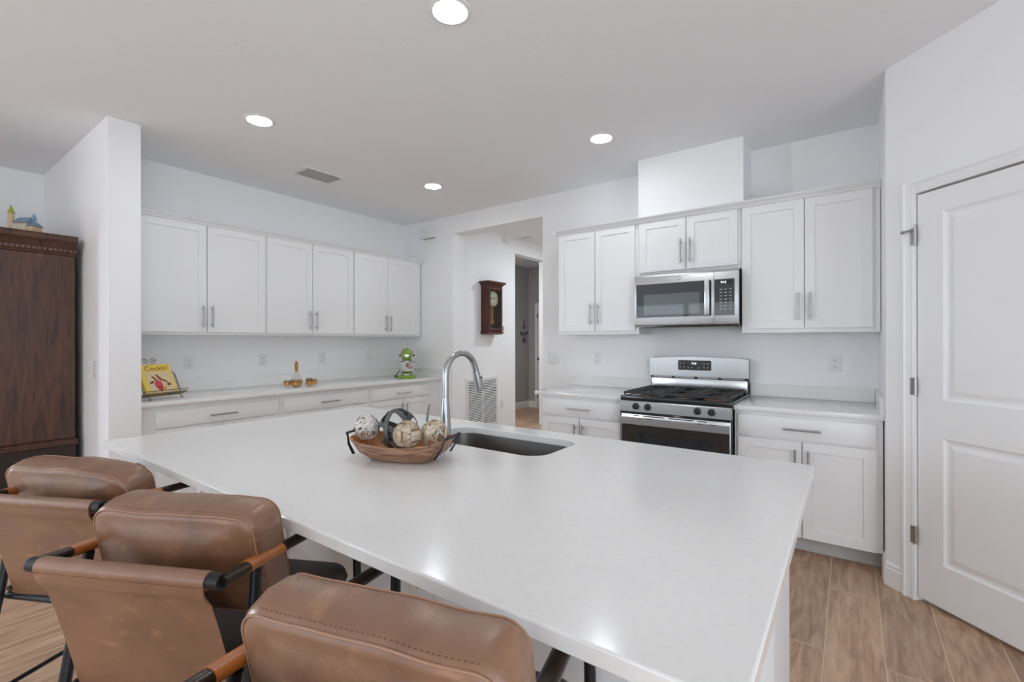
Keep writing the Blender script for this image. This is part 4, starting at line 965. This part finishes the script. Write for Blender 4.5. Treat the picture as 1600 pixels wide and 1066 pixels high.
# decanter and glasses
t = thing('decanter', 'amber necked glass decanter with stopper among small glasses', 'decanter', (-4.365, 2.455, CT))
DP = [(0.0, 0.0008), (0.044, 0.0008), (0.050, 0.006), (0.055, 0.030), (0.052, 0.060), (0.036, 0.095), (0.020, 0.120), (0.0135, 0.138), (0.012, 0.160), (0.015, 0.200), (0.021, 0.212), (0.0185, 0.212), (0.012, 0.200), (0.0095, 0.160), (0.011, 0.140)]
MB().lathe(DP, 32).build('body', M['clear_glass'], t)
MB().lathe([(0.0, 0.008), (0.046, 0.008), (0.0525, 0.030), (0.0500, 0.056), (0.0, 0.056)], 28).build('liquor', M['amber_glass'], t)
MB().lathe([(0.0562, 0.034), (0.0568, 0.036), (0.0548, 0.056), (0.0538, 0.058), (0.0540, 0.045), (0.0562, 0.034)], 32).build('gilt_band', M['gilt'], t)
MB().lathe([(0.0142, 0.139), (0.0132, 0.160), (0.0160, 0.199), (0.0155, 0.2005), (0.0126, 0.160), (0.0138, 0.139), (0.0142, 0.139)], 28).build('neck_sleeve', M['amber'], t)
MB().lathe([(0, 0.204), (0.009, 0.204), (0.0095, 0.2125), (0.013, 0.2135), (0.011, 0.222), (0.0125, 0.232), (0.007, 0.240), (0, 0.241)], 24).build('stopper', M['amber'], t)
GL = [(-4.275, 2.315, 'tiny amber banded glass at the cookbook end of the decanter set'), (-4.185, 2.352, 'tiny amber banded glass in front of the decanter, second from the cookbook'),
      (-4.190, 2.486, 'tiny amber banded glass just past the decanter'), (-4.245, 2.565, 'tiny amber banded glass at the mixer end of the decanter set'),
      (-4.39, 2.60, 'tiny amber banded glass standing behind the others, past the decanter')]
def glass(x, y, label):
    t = thing('drinking_glass', label, 'glass', (x, y, CT), 0, 'small amber glasses around the decanter')
    MB().lathe([(0, 0.0008), (0.024, 0.0008), (0.026, 0.010), (0.031, 0.040), (0.031, 0.072), (0.029, 0.072), (0.029, 0.040), (0.022, 0.012), (0, 0.010)], 24).build('bowl', M['clear_glass'], t)
    MB().lathe([(0.0292, 0.022), (0.0318, 0.038), (0.0320, 0.056), (0.0312, 0.056), (0.0312, 0.040), (0.0285, 0.022), (0.0292, 0.022)], 24).build('gilt_band', M['gilt'], t)
    return t
g0 = glass(*GL[0])
for x, y, lb in GL[1:]: copy_thing(g0, (x, y, CT), lb)

# stand mixer; local -y is its front
t = thing('stand_mixer', 'lime green stand mixer with steel bowl in the counter corner', 'mixer', (-4.275, 3.775, CT), R(48))
MB().loft([[(x * s, y * s - 0.02, z) for x, y in rrect(-0.105, 0.105, -0.155, 0.165, 0.09)] for s, z in ((0.97, 0.001), (1.0, 0.010), (1.0, 0.020), (0.93, 0.033), (0.80, 0.038))]).build('base', M['mixer_green'], t)
MB().loft([[(x, y, z) for x, y in rrect(-w, w, 0.060 + k, 0.150 + k * 0.4, 0.035)] for w, z, k in ((0.062, 0.0385, 0.0), (0.050, 0.10, 0.004), (0.046, 0.17, 0.008), (0.050, 0.215, 0.0))]).build('column', M['mixer_green'], t)
hp = [(-0.175, 0.028, 0.262), (-0.168, 0.050, 0.266), (-0.135, 0.066, 0.272), (-0.06, 0.073, 0.280), (0.04, 0.072, 0.280), (0.12, 0.062, 0.276), (0.165, 0.040, 0.268), (0.175, 0.015, 0.264)]
MB().loft([[(r * math.cos(2 * PI * i / 28), y, zc + r * 0.98 * math.sin(2 * PI * i / 28)) for i in range(28)] for y, r, zc in hp]).build('head', M['mixer_green'], t)
MB().lathe([(0, 0), (0.024, 0), (0.024, 0.008), (0.018, 0.014), (0, 0.016)], 24).xform(Matrix.Translation((0, -0.176, 0.262)) @ Matrix.Rotation(R(90), 4, 'X')).build('hub_cap', M['chrome'], t)
MB().lathe([(0.030, 0.150), (0.036, 0.150), (0.036, 0.205), (0.030, 0.205), (0.030, 0.150)], 24, c=(0, -0.085, 0)).build('beater_shaft', M['chrome'], t)
MB().box(-0.060, 0.060, -0.118, -0.052, 0.2055, 0.216, 0.004, 2).build('planetary', M['mixer_green'], t)
bwl = MB().lathe([(0, 0.0385), (0.046, 0.0385), (0.046, 0.052), (0.062, 0.060), (0.090, 0.092), (0.104, 0.140), (0.108, 0.186), (0.112, 0.190), (0.109, 0.192), (0.104, 0.186), (0.100, 0.140), (0.086, 0.095), (0.05, 0.066), (0, 0.064)], 40, c=(0, -0.075, 0)).build('bowl', M['chrome'], t)
MB().tube([(0.106, -0.075, 0.178), (0.140, -0.080, 0.180), (0.152, -0.082, 0.165), (0.150, -0.082, 0.110), (0.138, -0.080, 0.092), (0.097, -0.076, 0.104)], 0.006, 10).build('bowl_handle', M['chrome'], bwl)
for s in (-1, 1): MB().sphere((s * 0.080, 0.03, 0.262), 0.012, 12).cyl((s * 0.068, 0.03, 0.262), (s * 0.080, 0.03, 0.262), 0.005, 8).build('knob', M['dark_plastic'], t)
MB().tube([(-0.05, 0.13, 0.10), (-0.085, 0.14, 0.075), (-0.125, 0.115, 0.03), (-0.14, 0.08, 0.008), (-0.12, 0.17, 0.0065), (-0.02, 0.2, 0.0065)], 0.0055, 8).build('cord', M['dark_plastic'], t)

# ------------------------------------------------------------------ dough bowl with decorative balls
BX, BYY, BA = -1.330, 1.155, R(20)
t = thing('dough_bowl', 'long carved wooden dough bowl with black iron handles on the island', 'bowl', (BX, BYY, CT), BA)
BS = 0.82
def bowl_ring(a, c, z, dz=0.0, p=3.0, n=56):
    out = []
    for i in range(n):
        th = 2 * PI * i / n; cx, sx = math.cos(th), math.sin(th)
        x = BS * a * math.copysign(abs(cx) ** (2 / p), cx); y = c * math.copysign(abs(sx) ** (2 / p), sx)
        out.append((x, y, z + dz * (abs(x) / (BS * a)) ** 2))
    return out
ob = MB().loft([bowl_ring(0.120, 0.050, 0.0008), bowl_ring(0.150, 0.066, 0.006), bowl_ring(0.198, 0.096, 0.030, 0.006), bowl_ring(0.226, 0.114, 0.058, 0.018), bowl_ring(0.233, 0.119, 0.064, 0.020),
                bowl_ring(0.230, 0.116, 0.067, 0.020), bowl_ring(0.224, 0.109, 0.066, 0.020)], cap1=False)
ob.loft([bowl_ring(0.224, 0.109, 0.066, 0.020), bowl_ring(0.213, 0.101, 0.052, 0.012), bowl_ring(0.182, 0.084, 0.027, 0.004), bowl_ring(0.10, 0.045, 0.014), bowl_ring(0.02, 0.01, 0.012)], cap0=False)
bmesh.ops.remove_doubles(ob.bm, verts=ob.bm.verts[:], dist=1e-5)
bo = ob.build('body', [M['bowl'], M['bowl_in']], t, angle=50)
for pgn in bo.data.polygons:
    c_ = pgn.center
    if pgn.normal.z > 0.35 and c_.z > 0.010 and abs(c_.x) < 0.222 and pgn.index >= 56 * 6 - 2: pgn.material_index = 1
for s in (-1, 1):
    hdl = MB()
    for q in (-1, 1): hdl.tube([(s * 0.160, q * 0.070, 0.026), (s * 0.183, q * 0.066, 0.060), (s * 0.194, q * 0.058, 0.094)], [1.35, 1.0, 0.7], 8, flat=(0.007, 0.0026), up=(s, 0, -0.4))
    hdl.tube([(s * 0.193, -0.060, 0.093), (s * 0.201, -0.054, 0.096), (s * 0.201, 0.054, 0.096), (s * 0.193, 0.060, 0.093)], 0.0045, 8)
    hdl.build('handle', M['metal_black'], t)
def rand_axis(): 
    while True:
        v_ = Vector((rng.uniform(-1, 1), rng.uniform(-1, 1), rng.uniform(-1, 1)))
        if 0.1 < v_.length < 1: return v_.normalized()
def woven(name, label, c, r, mat, n=18, w=0.0042):
    mb = MB()
    for k in range(n):
        ax = rand_axis(); u_ = ax.orthogonal().normalized(); w_ = ax.cross(u_); rr = r * rng.uniform(0.93, 1.0) - 0.002; off = rng.uniform(-0.55, 0.55) * r
        q = math.sqrt(max(rr * rr - off * off, 1e-6))
        pts = [ax * off + u_ * q * math.cos(2 * PI * i / 40) + w_ * q * math.sin(2 * PI * i / 40) for i in range(40)]
        mb.band(pts, lambda i: ax, w * rng.uniform(0.7, 1.3), 0.0030)
    return tag(mb.build(name, mat, loc=c, smooth=False), label, 'ball', 'decorative balls in the dough bowl')
woven('decorative_ball', 'whitewashed woven rattan ball at the far end of the dough bowl, away from the faucet', (-1.489, 1.114, 1.0215), 0.0500, M['rattan_white'])
woven('decorative_ball', 'pale woven rattan ball in the dough bowl against the faucet', (-1.221, 1.205, 1.012), 0.0518, M['rattan'])
mb = MB(); rr = 0.0762
for k, (ax, o_) in enumerate(((Vector((1, 0.25, 0.1)), 1.0), (Vector((0.1, 1, 0.25)), 0.975), (Vector((0.65, -0.75, 0.45)), 0.95), (Vector((0.25, 0.35, 1)), 0.925), (Vector((-0.6, -0.5, 0.75)), 0.90))):
    ax = ax.normalized(); u_ = ax.orthogonal().normalized(); w_ = ax.cross(u_)
    mb.band([u_ * rr * o_ * math.cos(2 * PI * i / 48) + w_ * rr * o_ * math.sin(2 * PI * i / 48) for i in range(48)], lambda i, ax=ax: ax, 0.019, 0.003)
tag(mb.build('decorative_ball', M['band'], loc=(-1.371, 1.168, 1.0175), smooth=False), 'large open orb of weathered grey bands in the dough bowl', 'ball', 'decorative balls in the dough bowl')
mb = MB(); bmesh.ops.create_icosphere(mb.bm, subdivisions=6, radius=1.0)
ph = (1 + 5 ** 0.5) / 2
dirs = [Vector(q).normalized() for q in [(0, s, t_ * ph) for s in (-1, 1) for t_ in (-1, 1)] + [(s, t_ * ph, 0) for s in (-1, 1) for t_ in (-1, 1)] + [(t_ * ph, 0, s) for s in (-1, 1) for t_ in (-1, 1)]]
dirs += [Vector(q).normalized() for q in [(a, b_, c_) for a in (-1, 1) for b_ in (-1, 1) for c_ in (-1, 1)] + [(0, s / ph, t_ * ph) for s in (-1, 1) for t_ in (-1, 1)] + [(s / ph, t_ * ph, 0) for s in (-1, 1) for t_ in (-1, 1)] + [(t_ * ph, 0, s / ph) for s in (-1, 1) for t_ in (-1, 1)]]
grooved = set()
for vv in mb.bm.verts:
    n_ = vv.co.normalized(); ds = sorted((n_.dot(d_) for d_ in dirs), reverse=True)
    rad_ = min(1.0, 0.945 / ds[0]); gap = ds[0] - ds[1]
    if gap < 0.016: grooved.add(vv)
    vv.co = n_ * 0.0495 * (rad_ - 0.05 * math.exp(-(gap / 0.018) ** 2) - 0.035 * math.exp(-((ds[0] - 0.982) / 0.005) ** 2))
for f_ in mb.bm.faces:
    if sum(v_ in grooved for v_ in f_.verts) >= 2: f_.material_index = 1
tag(mb.build('decorative_ball', [M['carved'], M['carved_groove']], loc=(-1.248, 1.103, 1.023), angle=60), 'carved pale wooden ball with hexagonal facets in the dough bowl', 'ball', 'decorative balls in the dough bowl')

# ------------------------------------------------------------------ bar stools: origin under the back rail, +y forward
def cushion(w, h, t_, rc, re, bulge, wav=0.0, seed=0):
    """upright cushion in x (w) and z (h), thickness along y; rounded corners rc and edges re; back and front bulge"""
    rr = random.Random(seed); ph_ = [rr.uniform(0, 6.28) for _ in range(6)]; rings = []
    base = rrect(-w / 2, w / 2, -h / 2, h / 2, rc, 10)
    pts = []
    for i in range(len(base)):           # resample the straight runs
        a = Vector((base[i][0], base[i][1])); c_ = Vector((base[(i + 1) % len(base)][0], base[(i + 1) % len(base)][1]))
        n_ = max(1, int((c_ - a).length / 0.02)); pts += [a + (c_ - a) * k / n_ for k in range(n_)]
    def sc_ring(ins, y, puff=0.0):
        out = []
        for p in pts:
            q = Vector((p.x * (1 - ins / (w / 2)), p.y * (1 - ins / (h / 2))))
            wob = wav * (math.sin(q.x * 23 + ph_[0]) * 0.5 + math.sin(q.x * 41 + q.y * 17 + ph_[1]) * 0.3)
            out.append((q.x, y, q.y + (wob if p.y > 0 else 0) * (1 - abs(2 * p.x / w) ** 4)))
        return out
    def bul(s): return bulge * (1 - s ** 2.0)
    for s in (0.03, 0.25, 0.5, 0.72, 0.88): rings.append([(p.x * s * (1 - re / (w / 2)), -t_ / 2 - bul(s), p.y * s * (1 - re / (h / 2))) for p in pts])
    for k in range(7): a = PI / 2 * k / 6; rings.append(sc_ring(re * (1 - math.sin(a)), -t_ / 2 + re * (1 - math.cos(a))))
    rings.append(sc_ring(-0.004, 0.0))
    for k in range(7): a = PI / 2 * (6 - k) / 6; rings.append(sc_ring(re * (1 - math.sin(a)), t_ / 2 - re * (1 - math.cos(a))))
    for s in (0.88, 0.72, 0.5, 0.25, 0.03): rings.append([(p.x * s * (1 - re / (w / 2)), t_ / 2 + bul(s), p.y * s * (1 - re / (h / 2))) for p in pts])
    def seam(yside, off):
        k = 0.293; out = []
        r_ = sc_ring(re * k - 0.001, yside * (t_ / 2 - re * k + 0.001)); return r_[::2] if len(r_) > 120 else r_
    return MB().loft(rings), seam
STOOL_S = 0.86
STOOL_M = Matrix.Translation((0, 0, 1.3474 * (1 - STOOL_S))) @ Matrix.Scale(STOOL_S, 4)
ZF = -1.3474 * (1 - STOOL_S) / STOOL_S      # the floor before scaling
def arm_pts(s): return [(s * 0.262, 0.0, 0.795), (s * 0.262, 0.03, 0.7935), (s * 0.266, 0.625, 0.750)]
def lerp(a, c_, k): return [a[i] + (c_[i] - a[i]) * k for i in range(3)]
def bar_stool(label, x, y, head, pil_dz=0.0, pil_dx=0.0, seed=0, pil_w=0.497, slump=0.0):
    t = thing('bar_stool', label, 'bar stool', (x * STOOL_S, y * STOOL_S, 0), R(head), 'leather bar stools at the island')
    MB().tube([(-0.266, 0, 0.795), (0.268, 0, 0.795)], 0.0185, 18).build('back_rail', M['metal_black'], t)
    MB().tube([(-0.236, 0, 0.795), (0.236, 0, 0.795)], 0.0215, 20).build('rail_sleeve', M['leather'], t)
    # sling: hem below the sleeve, then the back panel going down and forward
    f_ = [(-0.0185, 0.786), (-0.0150, 0.765), (-0.0035, 0.748), (0.006, 0.735), (0.030, 0.66), (0.062, 0.54), (0.088, 0.44), (0.096, 0.412)]
    hw = [0.234, 0.234, 0.232, 0.231, 0.232, 0.234, 0.236, 0.236]
    bp_ = MB()
    rings = []
    for i, (yy, zz) in enumerate(f_):
        a, c_ = Vector((f_[max(i - 1, 0)])), Vector((f_[min(i + 1, len(f_) - 1)])); d_ = (c_ - a).normalized(); nrm = Vector((d_.y, -d_.x)) * 0.0022
        row = [(-hw[i] + 2 * hw[i] * k / 14, yy + nrm.x + 0.006 * (1 - (2 * k / 14 - 1) ** 2) * (i / 7), zz + nrm.y) for k in range(15)]
        row += [(q[0], q[1] - 2 * nrm.x, q[2] - 2 * nrm.y) for q in row[::-1]]
        rings.append(row)
    sling = bp_.loft(rings).build('back_sling', M['leather'], t, angle=50)
    hem = MB().tube([(-0.231, 0.0005, 0.7455), (0.231, 0.0005, 0.7455)], 0.0017, 6)
    for s in (-1, 1): hem.tube([(s * (hw[i] + 0.0005), yy, zz) for i, (yy, zz) in enumerate(f_) if i > 2], 0.0019, 6)
    hem.build('piping', M['piping'], sling)
    for s in (-1, 1):
        ap = arm_pts(s)
        ar = MB().tube(ap, 1.0, 18, flat=(0.0185, 0.0135), up=(0, 0, 1)).build('armrest', M['arm'], t)
        MB().tube([lerp(ap[1], ap[2], 0.085), lerp(ap[1], ap[2], 0.30)], 1.0, 18, flat=(0.0205, 0.0155), up=(0, 0, 1)).build('leather_wrap', M['strap'], ar)
        MB().tube([(s * 0.256, 0.125, 0.772), (s * 0.272, 0.070, 0.412), (s * 0.302, -0.04, ZF)], [0.0135, 0.0145, 0.0135], 14).build('leg', M['metal_black'], t)
        MB().tube([(s * 0.266, 0.622, 0.742), (s * 0.272, 0.626, 0.412), (s * 0.300, 0.640, ZF)], [0.0135, 0.0145, 0.0135], 14).build('leg', M['metal_black'], t)
        MB().tube([(s * 0.292, -0.010, 0.055), (s * 0.290, 0.632, 0.055)], 0.0085, 10).build('side_stretcher', M['metal_black'], t)
    MB().tube([(-0.272, 0.098, 0.402), (0.272, 0.098, 0.402)], 0.0125, 14).build('rear_stretcher', M['metal_black'], t)
    MB().tube([(-0.278, 0.628, 0.16), (0.278, 0.628, 0.16)], 0.0125, 14).build('foot_rest', M['metal_black'], t)
    sf = MB().tube([(-0.270, 0.098, 0.424), (-0.268, 0.618, 0.455)], 0.011, 10).tube([(0.270, 0.098, 0.424), (0.268, 0.618, 0.455)], 0.011, 10).tube([(-0.268, 0.618, 0.455), (0.268, 0.618, 0.455)], 0.011, 10)
    sf.build('seat_frame', M['metal_black'], t)
    sc_, _s = cushion(0.500, 0.500, 0.085, 0.05, 0.030, 0.008, 0.0, seed + 5)
    sc_.xform(Matrix.Translation((0, 0.372, 0.503)) @ Matrix.Rotation(R(2.5), 4, 'X') @ Matrix.Rotation(R(-90), 4, 'X'))
    sc_.build('seat_cushion', M['leather_shaded'], t, angle=60)
    W_, H_, T_ = pil_w, 0.285, 0.118
    cu, seam = cushion(W_, H_, T_, 0.050, 0.028, 0.027, 0.004, seed)
    CMx = Matrix.Translation((0.018 + pil_dx, 0.182, 0.775 + pil_dz)) @ Matrix.Rotation(R(12), 4, 'X')
    def droop(mb):     # a slack corner sags
        for v_ in mb.bm.verts:
            k = max(0.0, (v_.co.x - 0.02) / 0.25)
            if slump and v_.co.z > -0.05: v_.co.z -= slump * k * k * (v_.co.z + 0.05) / 0.19
        return mb
    co = droop(cu).xform(CMx).build('back_cushion', M['leather'], t, angle=60)
    pp = MB()
    for sd in (-1, 1): pp.tube(seam(sd, 0), 0.0023, 6, closed=True)
    droop(pp).xform(CMx).build('piping', M['piping'], co)
    st = MB(); rw = seam(-1, 0); nn = len(rw)
    for i in range(0, nn):
        a, c_ = Vector(rw[i]), Vector(rw[(i + 1) % nn])
        m0 = (a + c_) / 2; d_ = (c_ - a); L_ = d_.length; d_.normalize(); k2 = max(1, int(L_ / 0.008))
        for j in range(k2):
            q = a + (c_ - a) * (j + 0.5) / k2 + Vector((0, 0.0115, 0)); r_ = Vector((q.x, 0, q.z)); out_ = Vector((-d_.z, 0, d_.x)); out_ = out_ if out_.dot(r_) > 0 else -out_
            q += out_ * 0.0052; st.tube([q - d_ * 0.0022, q + d_ * 0.0022], 0.0009, 4)
    droop(st).xform(CMx).build('stitching', M['thread'], co)
    for o in t.children_recursive: o.data.transform(STOOL_M)
    return t
bar_stool('brown leather bar stool furthest from the camera, in front of the armoire', -2.262, 0.344, 26.4, -0.02, -0.055, 1, 0.545, 0.035)
bar_stool('brown leather bar stool in the middle, showing its whole back rail', -1.409, 0.360, 26.4, 0.0, 0.0, 2)
bar_stool('brown leather bar stool nearest the camera, mostly its back cushion in view', -0.590, 0.325, 15.5, 0.0, 0.0, 3)
